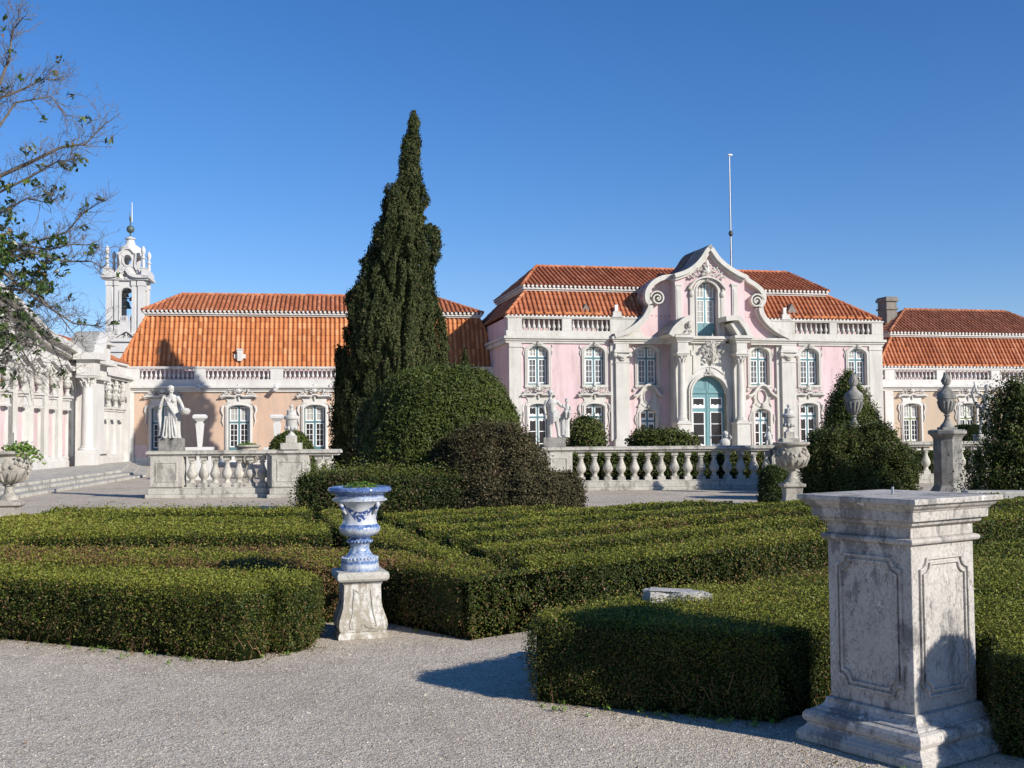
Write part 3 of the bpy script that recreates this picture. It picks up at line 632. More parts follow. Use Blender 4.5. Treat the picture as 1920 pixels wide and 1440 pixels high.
def bonnet():
    m = MB(); w_ = .52; inn = archpts(w_, bh, .30, 12); out = [(x*(w_+.2)/w_, z+.18) for x, z in inn]; out[0] = (-w_-.2, 0); out[-1] = (w_+.2, 0); m.ring(out, inn, -.07, .34)
    i2 = [(x*1.05, z+.03) for x, z in inn]; o2 = [(x*(w_+.1)/w_, z+.09) for x, z in inn]; i2[0] = (i2[0][0], 0); i2[-1] = (i2[-1][0], 0); o2[0] = (o2[0][0], 0); o2[-1] = (o2[-1][0], 0); m.ring(o2, i2, -.12, -.06)
    cz = bh+.80; el = [(.27*math.cos(a), cz+.40*math.sin(a)) for a in [2*math.pi*i/32 for i in range(32)]]
    rad = []
    for i in range(32):
        a = 2*math.pi*i/32; s, c = math.sin(a), abs(math.cos(a))
        if s > 0: x_, z_ = .50*c+.08*c*s, .62*s
        else: x_, z_ = .52*c+.14*c*(-s), .68*s
        rad.append((math.copysign(x_, math.cos(a)), cz+z_))
    m.ring(rad, el, -.10, .0, True); m.ring([(x*1.18, cz+(z-cz)*1.13) for x, z in el], [(x*1.02, cz+(z-cz)*1.02) for x, z in el], -.15, -.09, True)
    m.prism([(-.72, bh-.02), (-.62, bh+.16), (-.47, bh+.34), (.47, bh+.34), (.62, bh+.16), (.72, bh-.02), (.5, bh+.1), (0, bh+.19), (-.5, bh+.1)], -.065, .0)
    pth = smooth_path([(-.98, cz+.12), (-.80, cz+.14), (-.58, cz+.32), (-.42, cz+.56), (-.2, cz+.74), (0, cz+.78), (.2, cz+.74), (.42, cz+.56), (.58, cz+.32), (.80, cz+.14), (.98, cz+.12)], 5)
    m.band(pth, .12, -.34, .0, 1); m.band([(x*1.0, z-.12) for x, z in pth], .08, -.22, .0, 1)
    for s in (-1, 1):
        m.tube([(s*.66, -.08, cz-.62), (s*.52, -.09, cz-.42), (s*.48, -.09, cz-.2), (s*.56, -.1, cz)], [.07, .05, .05, .07], 6); m.ell((s*.92, -.08, cz+.42), (.09, .07, .12), 7, 5)
        m.tube([(s*(w_+.26), -.05, bh-.9), (s*(w_+.33), -.05, bh-.6), (s*(w_+.26), -.05, bh-.3)], [.03, .06, .04], 6)
    orn(m, 0, bh-.02, .4, .42, -.1, 8, 5, .06); return m
me_b = bonnet().mesh('window_surround', 'cream', 40)
for x in LOB:
    u = pu(x, 768); window(pal, u, lzb, .52, bh, 'french', glass=('glass', 'glass')); inst('window_surround', me_b, pal, (u, 0, lzb))

tr = MB()     # stone trim: corner pilasters, inner pilasters, plinth, cornice
for (xa, xb, pr) in ((955, 977, .10), (1628, 1651, .10)):
    a, b = pu(xa), pu(xb); a = max(a, -.02); tr.box(a-.05 if xa == 955 else a, -pr, 0, b+.05 if xa != 955 else b, .04, zcorn-.32)
    tr.box(a-.08 if xa == 955 else a-.04, -pr-.06, 0, b+.08 if xa != 955 else b+.04, .03, .95); tr.box(a-.05, -pr-.05, zcorn-.62, b+.05, .03, zcorn-.5)
for k, (xa, xb) in enumerate(((1151, 1176), (1461, 1487))):
    a, b = pu(xa), pu(xb); tr.box(a, -.34, 1.35, b, .04, zcorn-.30); tr.box(a-.28, -.16, 1.2, a-.003, .04, zcorn-.3); tr.box(a-.10, -.42, 0, b+.10, .03, 1.25); tr.box(a-.06, -.38, 1.25, b+.06, .03, 1.36); tr.box(a-.14, -.46, 0, b+.14, .028, .4)
    zc = pz((xa+xb)/2, 662); tr.box(a-.12, -.46, zc, b+.12, .028, zc+.13); tr.box(a-.07, -.41, zc+.13, b+.07, .027, zc+.22); tr.box(a-.05, -.38, zc-.62, b+.05, .026, zc-.56)
    for s in (a-.04, b+.04): tr.ell((s, -.40, zc-.15), (.15, .12, .14), 8, 6)
    tr.tube([(a, -.43, zc-.12), ((a+b)/2, -.50, zc-.30), (b, -.43, zc-.12)], [.07, .09, .07], 6); tr.ell(((a+b)/2, -.42, zc-.36), (.22, .09, .14), 8, 5)
tr.box(-.03, -.06, 0, PW+.03, .02, .16)
# horizontal entablature in runs, stepping forward over pilasters
segs = [(-.32, pu(1143)), (pu(1143)+.002, pu(1250)), (pu(1400), pu(1492)), (pu(1492)+.002, PW+.32)]
for (a, b), pr in zip(segs, (.28, .55, .55, .28)):
    tr.box(a, -pr, zcorn-.10, b, .02, zcorn+.06); tr.box(a+.08, -pr+.10, zcorn-.22, b-.08, .018, zcorn-.10); tr.box(a+.14, -pr+.18, zcorn-.36, b-.14, .016, zcorn-.22)
tr.box(-.30, -.28, zcorn-.1, -.28, PD, zcorn+.06); tr.box(-.2, 0, zcorn-.36, -.001, PD, zcorn-.1)
tr.build('stone_trim', 'cream', pal, smooth=30, bevel=.012)
# parapet with balusters
piers = [(955, 978), (1053, 1071), (1143, 1200), (1445, 1489), (1554, 1568), (1633, 1651)]
pars = []
for k, (A_, B_, RA, RB) in enumerate(((-.16, pu(1205), -.2, pu(1212)), (pu(1440), PW+.16, pu(1432), PW+.2))):
    pa = MB(); pa.box(A_, -.14, zcorn+.06, B_, .28, zpar+.10); pa.box(RA, -.2, zrail-.09, RB, .32, zrail); pa.box(RA+.06, -.16, zrail-.15, RB-.06, .3, zrail-.09)
    for xa, xb in piers[3*k:3*k+3]: pa.box(pu(xa)-(.12 if xa == 955 else 0), -.145, zpar+.10, pu(xb)+(.12 if xb == 1651 else 0), .27, zrail-.15)
    pars.append(pa.build('parapet', 'cream', pal, bevel=.012))
par = pars[0]
for xa, xb, n in ((978, 1053, 8), (1071, 1143, 8), (1489, 1554, 7), (1568, 1633, 7)): balusters(pars[0 if xa < 1300 else 1], pu(xa), pu(xb), zpar+.10, zrail-.15, .05, n=n, mat='cream', rs=1.25)
bk = MB(); bk.box(.1, .62, zcorn, PW-.1, .8, zrail-.03); bk.box(0, .28, zcorn, .18, PD, zrail-.03); bk.box(PW-.18, .28, zcorn, PW, PD, zrail-.03); bk.build('parapet_back_wall', 'pink', pal)
# roof
rd = 5.6
lA = (-.12, -.05, zrail+.06); lB = (PW+.12, -.05, zrail+.06)
q = P(987, 543, 1.6); r2 = P(1549, 556, 1.6); zz = (q[1]+r2[1])/2; lD = (q[0], 1.6, zz); lC = (r2[0], 1.6, zz)
q = P(979, 535, 1.25); r2 = P(1555, 550, 1.25); zz2 = max((q[1]+r2[1])/2, zz+.25); eA = (q[0], 1.25, zz2); eB = (r2[0], 1.25, zz2)
q = P(1005, 500, rd); r2 = P(1476, 512, rd); zr = (q[1]+r2[1])/2; rD = (q[0], rd, zr); rC = (r2[0], rd, zr)
pr = two_tier_roof(pal, lA, lB, lD, lC, eA, eB, rD, rC, 'tile_red', 'tile_red', 0)
dr = MB(); dentil_row(dr, lA, lB, .25, .07); dr.build('eave_tile_mortar', 'whitestone', pr)
for xa, xb in ((985, 1140), (1490, 1640)):
    mo = MB(); a, b = pu(xa, 590), pu(xb, 600)
    for i in range(int((b-a)/.62)): mo.tube([(a+i*.62, .02, zrail+.20), (a+i*.62+.42, .02, zrail+.2)], .085, 6)
    mo.build('loose_ridge_tiles', 'tile_orange', pr)
for x in (1097, 1482):      # little triangular roof vents
    u, z = P(x, 580, .55); v_ = MB(); v_.add([(u-.34, .30, z-.26), (u+.34, .30, z-.26), (u, .34, z+.34), (u-.34, 1.0, z-.1), (u+.34, 1.0, z-.1), (u, 1.15, z+.36)], [(0, 1, 2), (0, 2, 5, 3), (1, 4, 5, 2), (3, 5, 4), (0, 3, 4, 1)]); v_.build('roof_vent', 'chimney', pr)
for x in (1156, 1472):      # pedestal blocks with small white caps on the parapet
    u = pu(x, 590); b_ = MB(); b_.square([(.36, 0), (.36, .06), (.28, .1), (.26, .34), (.13, .38), (.13, .44)], u, .1, zrail); b_.build('parapet_block', 'cream', par)
    b_ = MB(); b_.square([(.09, 0), (.085, .26), (.11, .28), (.11, .34)], u, .1, zrail+.44); b_.build('chimney_cap', 'white', par)

# central bay ---------------------------------------------------------------
YB = -1.15
cb = MB(); bm0, bm1 = pu(1268, 700, YB), pu(1398, 700, YB); zb1 = zcorn-.36
uc = pu(1329, 720, YB)
ops = [(uc-dw, uc+dw, 0.1, pz(1329, 705, YB))]
dzt = ops[0][3]
cb = wall_mesh(bm0, bm1, 0, zb1, ops, YB); cb.box(bm0, YB+.5, 0, bm0+.01, .1, zb1); cb.box(bm1-.01, YB+.5, 0, bm1, .1, zb1)
for x in (bm0, bm1): cb.add([(x, YB, 0), (x, YB+.5, 0), (x, YB+.5, zb1), (x, YB, zb1)], [(0, 1, 2, 3)])
bay = cb.build('central_bay', 'cream', pal)
d_ = MB(); inn = archpts(dw, dzt, dw*1.0, 20, .1); out = [(x*(dw+.22)/dw, z+.20) for x, z in inn]; out[0] = (-dw-.22, .1); out[-1] = (dw+.22, .1)
box_o = []
for x, z in inn:  # spandrel plate so that the square opening reads as an arch
    if z > dzt-dw*1.0+.001: box_o.append((x*1.02, dzt+.02))
    else: box_o.append((x*1.02, z))
d_.ring([(uc+x, z) for x, z in box_o], [(uc+x, z) for x, z in inn], YB-.01, YB+.34)
d_.ring([(uc+x, z) for x, z in out], [(uc+x*1.01, z+.01) for x, z in inn], YB-.12, YB+.0)
o2 = [(x*(dw+.12)/dw, z+.10) for x, z in inn]; d_.ring([(uc+x, z) for x, z in o2], [(uc+x*1.05, z+.03) for x, z in inn], YB-.17, YB-.1)
orn(d_, uc, dzt-.05, .7, .60, YB-.12, 21, 10, .09)
# shaped frame above the arch (broken scroll outline)
pf = smooth_path([(uc-1.15, dzt-.35), (uc-1.12, dzt+1.0), (uc-1.12, dzt+1.1)], 2); s7 = lambda X, Y: P(1120+X*.1875, 620+Y*.1875, YB)
L = [s7(*p) for p in ((955, 430), (955, 250), (935, 245), (935, 195), (960, 190), (960, 120))]; d_.band(L, .06, YB-.06, YB, 1)
Rr_ = [s7(*p) for p in ((1270, 435), (1270, 255), (1285, 250), (1290, 205), (1270, 195), (1275, 120))]; d_.band(Rr_, .06, YB-.06, YB, -1)
L = [s7(*p) for p in ((955, 430), (1010, 390), (1060, 365), (1105, 358), (1160, 362), (1215, 390), (1270, 435))]; d_.band(smooth_path(L, 4), .06, YB-.06, YB, 1)
d_.build('door_surround', 'cream', bay, smooth=40)
car = MB(); cc = s7(1140, 200); car.ell((cc[0], YB-.12, cc[1]), (.30, .16, .42), 12, 8); orn(car, cc[0], cc[1]-.75, 1.0, 1.8, YB-.16, 31, 34, .13); orn(car, cc[0], cc[1]-.1, 1.5, .95, YB-.18, 33, 40, .13); car.ell((cc[0], YB-.2, cc[1]+.78), (.10, .10, .13), 8, 6)
car.tube([(cc[0], YB-.15, cc[1]-.4), (cc[0], YB-.14, cc[1]-.85)], [.2, .05], 8); car.build('carved_cartouche', 'cream', bay, smooth=50)
# door: arched head, transom, two glazed leaves
def doorparts():
    f = MB(); w_ = dw; tz = dzt-dw*.82
    f.prism(archpts(w_, dzt, dw, 20, tz), 0, .06); f.box(-w_, -.03, tz-.14, w_, .06, tz+.02); f.box(-.05, -.03, .1, .05, .0, dzt-.05)
    for s in (-1, 1):
        a = arc(0, tz+.0, w_-.16, (dzt-tz)-.16, 88 if s > 0 else 92, 12 if s > 0 else 168, 8); pl = [(s*.12, tz+.12)]+[(x if abs(x) > .12 else s*.12, max(z, tz+.12)) for x, z in a]
        f.band(pl+[(s*.12, tz+.12)], .035, -.02, .02, s)
    lv = []
    for s in (-1, 1):
        l = MB(); a, b = sorted((s*.03, s*w_)); H_ = tz-.14
        l.box(a, 0, .1, b, .05, H_); l2 = MB(); g2 = MB()
        x0, x1 = a+.2, b-.2
        hs = [(H_-.86, H_-.32)]+[(H_-1.12-.72*(i+1)-.0, H_-1.12-.72*i-.06) for i in range(3)]
        for i, (za, zb_) in enumerate(hs):
            g2.box(x0, -.012, za, x1, .0, zb_); l2.box(x0-.05, -.03, za-.04, x0, .0, zb_+.04); l2.box(x1, -.03, za-.04, x1+.05, .0, zb_+.04); l2.box(x0, -.03, za-.05, x1, .0, za); l2.box(x0, -.03, zb_, x1, .0, zb_+.05)
            if i in (0, 3):
                pts = [(x0+(x1-x0)*k/8, za+.10+.10*abs(math.sin(k*.8+.3))) for k in range(9)]; l2.prism([(x0, za)]+pts+[(x1, za)], -.02, -.012)
        l.box(a+.12, -.02, .3, b-.12, .0, H_-3.5) if H_ > 4 else l.box(a+.12, -.02, .25, b-.12, .0, max(.3, hs[-1][0]-.2))
        lv.append((l, l2, g2))
    return f, lv
f_, lv = doorparts(); door = f_.build('door', 'tealdoor', bay, (uc, YB+.33, 0))
for l, l2, g2 in lv: l.build('door_leaf', 'tealdoor', door); l2.build('glazing_bar', 'white', door); g2.build('pane', 'glass', door)
# columns
def column(root, u, y, z0, z1, r, mat='cream'):
    m = MB(); h = z1-z0
    m.square([(r*1.5, 0), (r*1.5, .1)], u, y, z0); m.lathe([(r*1.45, .1), (r*1.5, .14), (r*1.4, .2), (r*1.15, .23), (r*1.2, .27), (r*1.02, .32), (r*1.0, h*.35), (r*.86, h-.62), (r*.95, h-.6), (r*.95, h-.56), (r*.86, h-.54), (r*.92, h-.4), (r*1.1, h-.2), (r*1.35, h-.1)], u, y, 20, z0)
    m.square([(r*1.5, h-.1), (r*1.5, h-.05), (r*1.6, h)], u, y, z0)
    for k in range(8):
        a = k*math.pi/4; c_, s_ = math.cos(a), math.sin(a); m.tube([(u+c_*r*.9, y+s_*r*.9, z1-.52), (u+c_*r*1.15, y+s_*r*1.15, z1-.32), (u+c_*r*1.4, y+s_*r*1.4, z1-.27)], [.05, .07, .04], 5)
        a += math.pi/8; c_, s_ = math.cos(a), math.sin(a); m.tube([(u+c_*r*1.0, y+s_*r*1.0, z1-.35), (u+c_*r*1.2, y+s_*r*1.2, z1-.16), (u+c_*r*1.5, y+s_*r*1.5, z1-.13)], [.05, .06, .05], 5)
    return m.build('column', mat, root, smooth=40)
YC = YB-.62; cz0 = pz(1278, 792, YC); cz1 = pz(1278, 664, YC)
for x in (1278, 1388):
    ped = MB(); u = pu(x, 720, YC); column(bay, u, YC, cz0, cz1, .235)
    ped.square([(.50, 0), (.50, .3), (.44, .36), (.42, cz0-.16), (.48, cz0-.1), (.48, cz0)], u, YC); ped.box(u-.42, YC, 0, u+.42, YB+.02, cz0-.02)
    ped.box(u-.34, YC-.34, cz1, u+.34, YB+.02, zb1+.0)                                # entablature block over the capital
    ped.box(u-.42, YC-.42, cz1+.0, u+.42, YB, cz1+.1); ped.box(u-.26, YB-.10, cz0, u+.26, YB, cz1)
    ped.build('column_pedestal', 'cream', bay, bevel=.01)
# bay cornice: straight in the middle, breaking forward over columns
bc = MB(); ul, ur = pu(1278, 636, YC), pu(1388, 636, YC)
for a, b, y0 in ((ul-.62, ul+.62, YC-.62), (ul+.621, ur-.621, YB-.42), (ur-.62, ur+.62, YC-.62)):
    bc.box(a, y0, zcorn-.13, b, .0, zcorn+.05); bc.box(a+.08, y0+.12, zcorn-.24, b-.08, -.01, zcorn-.13); bc.box(a+.16, y0+.22, zcorn-.38, b-.16, -.02, zcorn-.24)
bc.build('bay_cornice', 'cream', bay, bevel=.012)
# gable wall, traced outline, 0.9 m thick
s6 = lambda X, Y, v=-.15: P(1120+X*.1875, 430+Y*.1875, v)
outl = [(150, 1045), (260, 1010), (350, 955), (425, 885), (468, 815), (485, 765), (462, 735), (452, 680), (462, 615), (500, 550), (560, 500), (625, 470), (680, 462), (740, 455), (850, 415), (930, 370), (1005, 295), (1065, 205), (1110, 160)]
outr = [(1110, 160), (1150, 205), (1210, 290), (1290, 360), (1390, 425), (1470, 462), (1500, 500), (1570, 545), (1635, 605), (1665, 680), (1655, 745), (1630, 790), (1650, 860), (1705, 930), (1790, 1000), (1905, 1062)]
oL = smooth_path([s6(*p) for p in outl], 4); oR = smooth_path([s6(*p) for p in outr], 4); zc_ = zcorn+.04
gab = MB(); gab.prism([(x, max(z, zc_)) for x, z in oL]+[(x, max(z, zc_)) for x, z in oR[1:]]+[(oR[-1][0], zc_), (oL[0][0], zc_)][:0]+[(oR[-1][0], zc_-.02), (oL[0][0], zc_-.02)], -.10, .85)
gable = gab.build('gable', 'pink', pal)
cp = MB(); n_ = [i for i, p in enumerate(outl)]
i0 = 5*4; i1 = 13*4
cp.band(oL[:i0+1], .30, -.62, .95, 1); cp.band(oL[i0:i1+1], .30, -.62, .95, 1); cp.band(oL[:i0+1], .40, -.42, .2, 1); 
YG = -1.0
mL = [P(1120+X*.1875, 430+Y*.1875, YG) for X, Y in [(752, 450), (850, 418), (930, 372), (1005, 297), (1065, 205), (1110, 160)]]; mR = [P(1120+X*.1875, 430+Y*.1875, YG) for X, Y in [(1110, 160), (1150, 205), (1210, 290), (1290, 360), (1390, 425), (1475, 465)]]
mL = smooth_path(mL, 5); mR = smooth_path(mR, 5)
cp.band(mL, .26, YG-.38, .95, 1); cp.band(mR, .26, YG-.38, .95, 1); cp.band(mL, .40, YG-.2, .9, 1); cp.band(mR, .40, YG-.2, .9, 1)
j0 = 6*4; j1 = 11*4
cp.band(oR[j0-4:j1+1], .28, -.55, .95, 1); cp.band(oR[j1:], .30, -.62, .95, 1); cp.band(oR[j1:], .40, -.42, .2, 1)
v1 = s6(585, 695); volute(cp, v1[0], v1[1], .42, -.55, -.08, 1.7, math.pi*.95, -1, .09); v1 = s6(1572, 722); volute(cp, v1[0], v1[1], .42, -.55, -.08, 1.7, .1, 1, .09)
cp.build('gable_coping', 'cream', gable, smooth=35)
# projecting middle of the gable
gm = MB(); ga, gb_ = P(1266, 560, YG)[0], P(1396, 560, YG)[0]
um = P(1325, 580, YG)[0]; gzb = zcorn+.05; gzt = P(1325, 529, YG)[1]; gw = .66
bodyL = [(x, z-.2) for x, z in mL if x > ga]; bodyR = [(x, z-.2) for x, z in mR if x < gb_]
pol = [(ga, gzb)]+[(ga, bodyL[0][1])]+bodyL+bodyR[1:]+[(gb_, bodyR[-1][1]), (gb_, gzb)]
inn = [(um-gw, gzb+.02)]+arc(um, gzt-.62, gw, .62, 180, 0, 14)+[(um+gw, gzb+.02)]
# wall around opening: left and right halves sharing the arch
half = len(inn)//2; apex = inn[half]; topz = max(z for _, z in pol)
gm.prism([(ga, gzb), (ga, bodyL[0][1])]+bodyL+[(apex[0], apex[1])]+inn[1:half][::-1]+[(um-gw, gzb)], YG, YG+.5)
gm.prism([(gb_, gzb)]+[(um+gw, gzb)]+inn[half+1:-1][::-1]+[(apex[0], apex[1])]+bodyR[0:]+[(gb_, bodyR[-1][1])], YG, YG+.5)
gm.box(ga, YG+.5, gzb, ga+.3, 0, bodyL[0][1]); gm.box(gb_-.3, YG+.5, gzb, gb_, 0, bodyR[-1][1])
gm.build('gable_centre', 'pink', gable)
gt = MB(); pi2 = [(x, z) for x, z in inn]; po = [(um-gw-.24, gzb+.02)]+arc(um, gzt-.62, gw+.24, .86, 180, 0, 14)+[(um+gw+.24, gzb+.02)]
gt.ring(po, pi2, YG-.08, YG+.34); gt.ring([(um+(x-um)*1.16, z+.05) for x, z in pi2], [(um+(x-um)*1.06, z+.02) for x, z in pi2], YG-.14, YG-.07)
for xa, xb in ((1266, 1277), (1372, 1382)):
    a, b = P(xa, 560, YG)[0], P(xb, 560, YG)[0]; zt_ = P(xa, 536, YG)[1]; gt.box(a, YG-.09, gzb, b, YG+.01, zt_); gt.box(a-.05, YG-.13, zt_, b+.05, YG+.02, zt_+.14); gt.box(a+.08, YG-.12, gzb+.3, b-.08, YG-.08, zt_-.2)
for s in (-1, 1):
    gt.box(um+s*(gw+.36)-.11, YG-.12, gzb, um+s*(gw+.36)+.11, YG, gzt-.9); gt.ell((um+s*(gw+.36), YG-.12, gzt-.75), (.17, .12, .22), 8, 6); gt.tube([(um+s*(gw+.36), YG-.1, gzt-.55), (um+s*(gw+.48), YG-.12, gzt-.3), (um+s*(gw+.3), YG-.1, gzt-.05)], [.1, .09, .06], 6)
gt.band(smooth_path([(um-1.25, gzt-.42), (um-.85, gzt+.05), (um-.4, gzt+.28), (um, gzt+.34), (um+.4, gzt+.28), (um+.85, gzt+.05), (um+1.25, gzt-.42)], 4), .10, YG-.26, YG, 1)
orn(gt, um, gzt+.22, 2.3, 1.15, YG-.14, 41, 30, .15); orn(gt, um, gzt-.05, .4, .3, YG-.1, 42, 5, .06)
gt.build('gable_trim', 'cream', gable, smooth=40)
gh = gzt-gzb; fr, sa, gl, up_ = sash_mesh(gw, gh, 'door'); go = fr.build('window', 'tealdoor', gable, (um, YG+.34, gzb)); sa.build('sash', 'white', go); gl.build('pane', 'curtain', go); up_.build('pane', 'curtain', go)
# broken pediment wedges
bp = MB(); q7 = lambda X, Y: P(1120+X*.1875, 430+Y*.1875, YC-.3)
w1 = smooth_path([q7(*p) for p in ((700, 1050), (745, 975), (810, 915), (870, 875), (925, 858))], 4); bp.band(w1, .34, YC-.62, -.1, 1); bp.prism(w1+[q7(930, 1045), q7(700, 1050)], YC-.35, -.1)
orn(bp, q7(905, 960)[0], q7(905, 1030)[1], .4, 1.0, YC-.4, 51, 8, .12); bp.build('broken_pediment', 'cream', gable, smooth=35); bp = MB()
w2 = smooth_path([q7(*p) for p in ((1268, 872), (1400, 868), (1455, 925), (1500, 990), (1525, 1055))], 4); bp.band(w2, .30, YC-.62, -.1, 1); bp.prism([q7(1330, 940), q7(1400, 900), q7(1450, 960), q7(1490, 1055), q7(1400, 1060)], YC-.35, -.1)
bp.build('broken_pediment', 'cream', gable, smooth=35)
# lead-covered little roof running back from the gable apex
lr = MB(); pts = [(x, z+.02) for x, z in mL]+[(x, z+.02) for x, z in mR[1:]]; lr.prism(pts+[(mR[-1][0], mL[0][1]-.3), (mL[0][0], mL[0][1]-.3)], .96, 2.9); lr.build('gable_roof', 'lead', gable)
gr = MB(); 
for k in range(26): x = oL[-1][0]-.1-random.random()*1.2; gr.ell((x, 1.2+random.random()*1.4, oL[-1][1]-.5+random.uniform(-.2, .3)-abs(x-oL[-1][0])*.7), (.07, .1, .1+random.random()*.16), 6, 4)
gr.build('roof_growth', 'lichen', gable)

# ------------------------------------------------ WINGS
def wing(px0, y0p, Y0, ang, label, pxs, wood, wallmat, px_end, trail, piers, bals, roofpx, spouts, seed, wh=None, tile='tile_orange', tile2='tile_red', z_rail=None, pil=(), dado=False, glass=('glass', 'curtain'), open_leaf=None):
    ax, ay, _ = AT(px0, y0p, Y0); fr_ = Frame(ax, ay, ang); T = fr_.uz; root = empty('palace_wing', (ax, ay, 0), R(ang), label, 'palace wing')
    tu = lambda x, y=700: T(x, y)[0]
    W = tu(px_end); zr_ = trail['rail']; zc = trail['corn']; D = 9.0
    wz = T(pxs[0], trail['wtop'])[1]; h = wz-.12
    ops = [(round(tu(x, 800)-.64, 3), round(tu(x, 800)+.64, 3), .12, round(wz, 3)) for x in pxs]
    wm = wall_mesh(0, W, 0, zc, ops); wm.box(0, 0, 0, .01, D, zc); wm.box(W-.01, 0, 0, W, D, zc); wm.box(0, D, 0, W, D+.01, zc); wm.build('wall', wallmat, root)
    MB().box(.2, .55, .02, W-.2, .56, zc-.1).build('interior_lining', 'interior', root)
    me = surround_low(.64, h, ow=2.0, seed=seed).mesh('window_surround', 'whitestone', 40)
    for x in pxs: window(root, tu(x, 800), .12, .64, h, 'door', wood, glass=glass); inst('window_surround', me, root, (tu(x, 800), 0, .12))
    t = MB()
    for xa, xb in pil: t.box(tu(xa), -.09, .5, tu(xb), .02, zc-.3); t.box(tu(xa)-.04, -.13, 0, tu(xb)+.04, .018, .5)
    t.box(-.02, -.05, 0, W, .02, .45)
    t.box(-.02, -.32, zc-.10, W, .02, zc+.05); t.box(-.01, -.20, zc-.2, W, .018, zc-.10); t.box(0, -.12, zc-.34, W, .016, zc-.2)
    t.build('stone_trim', 'whitestone', root, bevel=.01)
    if dado:
        edges = [0.0]+sum([[o[0]-.26, o[1]+.26] for o in ops], [])+[W]
        for a, b in list(zip(edges[0::2], edges[1::2]))[:1]: MB().box(max(a, tu(252)), -.012, .45, b, .01, 1.2).build('dado', 'pink', root)
    p_ = MB(); p_.box(-.02, -.10, zc+.05, W, .26, zc+.44); p_.box(-.03, -.16, zr_-.09, W, .30, zr_); p_.box(-.02, -.12, zr_-.15, W, .28, zr_-.09)
    for xa, xb in piers: p_.box(tu(xa), -.105, zc+.44, tu(xb), .25, zr_-.15)
    par = p_.build('parapet', 'whitestone', root, bevel=.01)
    for xa, xb, n in bals: balusters(par, tu(xa), tu(xb), zc+.44, zr_-.15, .06, n=n, rs=1.1)
    MB().box(.05, .62, zc, W-.05, .75, zr_-.12).build('parapet_back_wall', 'pink', root)
    for x, y in spouts:
        u, z = T(x, y); s = MB(); s.tube([(u, .05, z+.02), (u+.0, -.35, z), (u, -.62, z-.12)], [.15, .14, .16], 10); s.tube([(u, -.63, z-.125), (u, -.60, z-.12)], .09, 10); s.ell((u, -.12, z+.12), (.2, .14, .14), 8, 5); s.build('water_spout', 'whitestone', root, smooth=40)
    def pt(key, v): q = T(*roofpx[key], v); return q
    a, b, c, d = pt('lA', .7), pt('lB', .7), pt('lC', 2.2), pt('lD', 2.2)
    zl = (c[1]+d[1])/2; A = (a[0], .7, zr_-.05); B = (b[0], .7, zr_-.05); Cc = (c[0], 2.2, zl); Dd = (d[0], 2.2, zl)
    e1, e2, r1, r3 = pt('eA', 1.85), pt('eB', 1.85), pt('rD', 5.4), pt('rC', 5.4); ze = max((e1[1]+e2[1])/2, zl+.25); zr2 = (r1[1]+r3[1])/2
    rf = two_tier_roof(root, A, B, Dd, Cc, (e1[0], 1.85, ze), (e2[0], 1.85, ze), (r1[0], 5.4, zr2), (r3[0], 5.4, zr2), tile, tile2, 0)
    return root, rf, T, W
lw, lroof, LT, LW_ = wing(235, 872, 68.0, 9.0, 'peach single storey palace wing with bright orange tiled roof and teal glazed doors', [305, 448, 590, 735, 880], 'teal', 'peach', 960,
    dict(rail=5.99, corn=4.76, wtop=761), [(234, 262), (364, 386), (507, 531), (650, 672), (790, 812), (912, 934), (948, 962)],
    [(262, 364, 12), (386, 507, 14), (531, 650, 14), (672, 790, 14), (812, 912, 11), (934, 948, 2)],
    dict(lA=(219, 681), lB=(946, 685), lC=(897, 597), lD=(276, 591), eA=(266, 581), eB=(906, 588), rD=(341, 551), rC=(812, 559)), [(373, 728), (518, 728)], 5, pil=[(235, 252)], dado=True)
lv_ = MB(); u, z = LT(450, 665, 1.0); lv_.box(u-.18, .75, z-.35, u+.18, 1.5, z+.28); lv_.box(u-.36, .85, z-.25, u+.36, 1.4, z+.02); lv_.box(u-.14, .68, z-.42, u+.14, .8, z+.18); lv_.box(u-.2, .7, z+.28, u+.2, 1.5, z+.36); lv_.build('roof_vent', 'whitestone', lroof, bevel=.01)
# steps in front of the left wing doors
st = MB(); fw = Frame(*AT(235, 872, 68.0)[:2], 9.0); st.box(-.5, -1.2, 0, LW_-3, 0, .12); st.build('step', 'whitestone', lw)

ax2, ay2, _ = AT(1650, 860, 76.2)
rw, rroof, RT, RW_ = wing(1640, 860, 76.2, 13.5, 'weathered ochre palace wing with olive green glazed doors and dull red roof', [1710, 1815, 1917, 2020], 'olive', 'peach_old', 2120,
    dict(rail=5.99, corn=4.76, wtop=757), [(1640, 1652), (1658, 1676), (1755, 1771), (1857, 1873), (1960, 1976), (2060, 2076)],
    [(1652, 1658, 1), (1676, 1755, 11), (1771, 1857, 11), (1873, 1960, 11), (1976, 2060, 11)],
    dict(lA=(1644, 687), lB=(2120, 690), lC=(2085, 638), lD=(1672, 628), eA=(1668, 621), eB=(2000, 634), rD=(1696, 579), rC=(1885, 587)), [(1764, 728), (1868, 728)], 6, tile='tile_red', tile2='tile_dull', pil=[(1657, 1673)])
u, z = RT(1664, 600, 5.0); ch = MB(); zt_ = RT(1664, 558, 5.0)[1]
ch.box(u-.42, 4.4, 5.5, u+.42, 5.6, zt_-.9); ch.box(u-.5, 4.3, zt_-.95, u+.5, 5.7, zt_-.8); ch.box(u-.42, 4.4, zt_-.8, u+.42, 5.6, zt_-.3); ch.box(u-.52, 4.28, zt_-.34, u+.52, 5.72, zt_-.12); ch.box(u-.46, 4.36, zt_-.12, u+.46, 5.64, zt_)
ch.build('chimney', 'chimney', rroof, bevel=.02)
mt = MB(); 
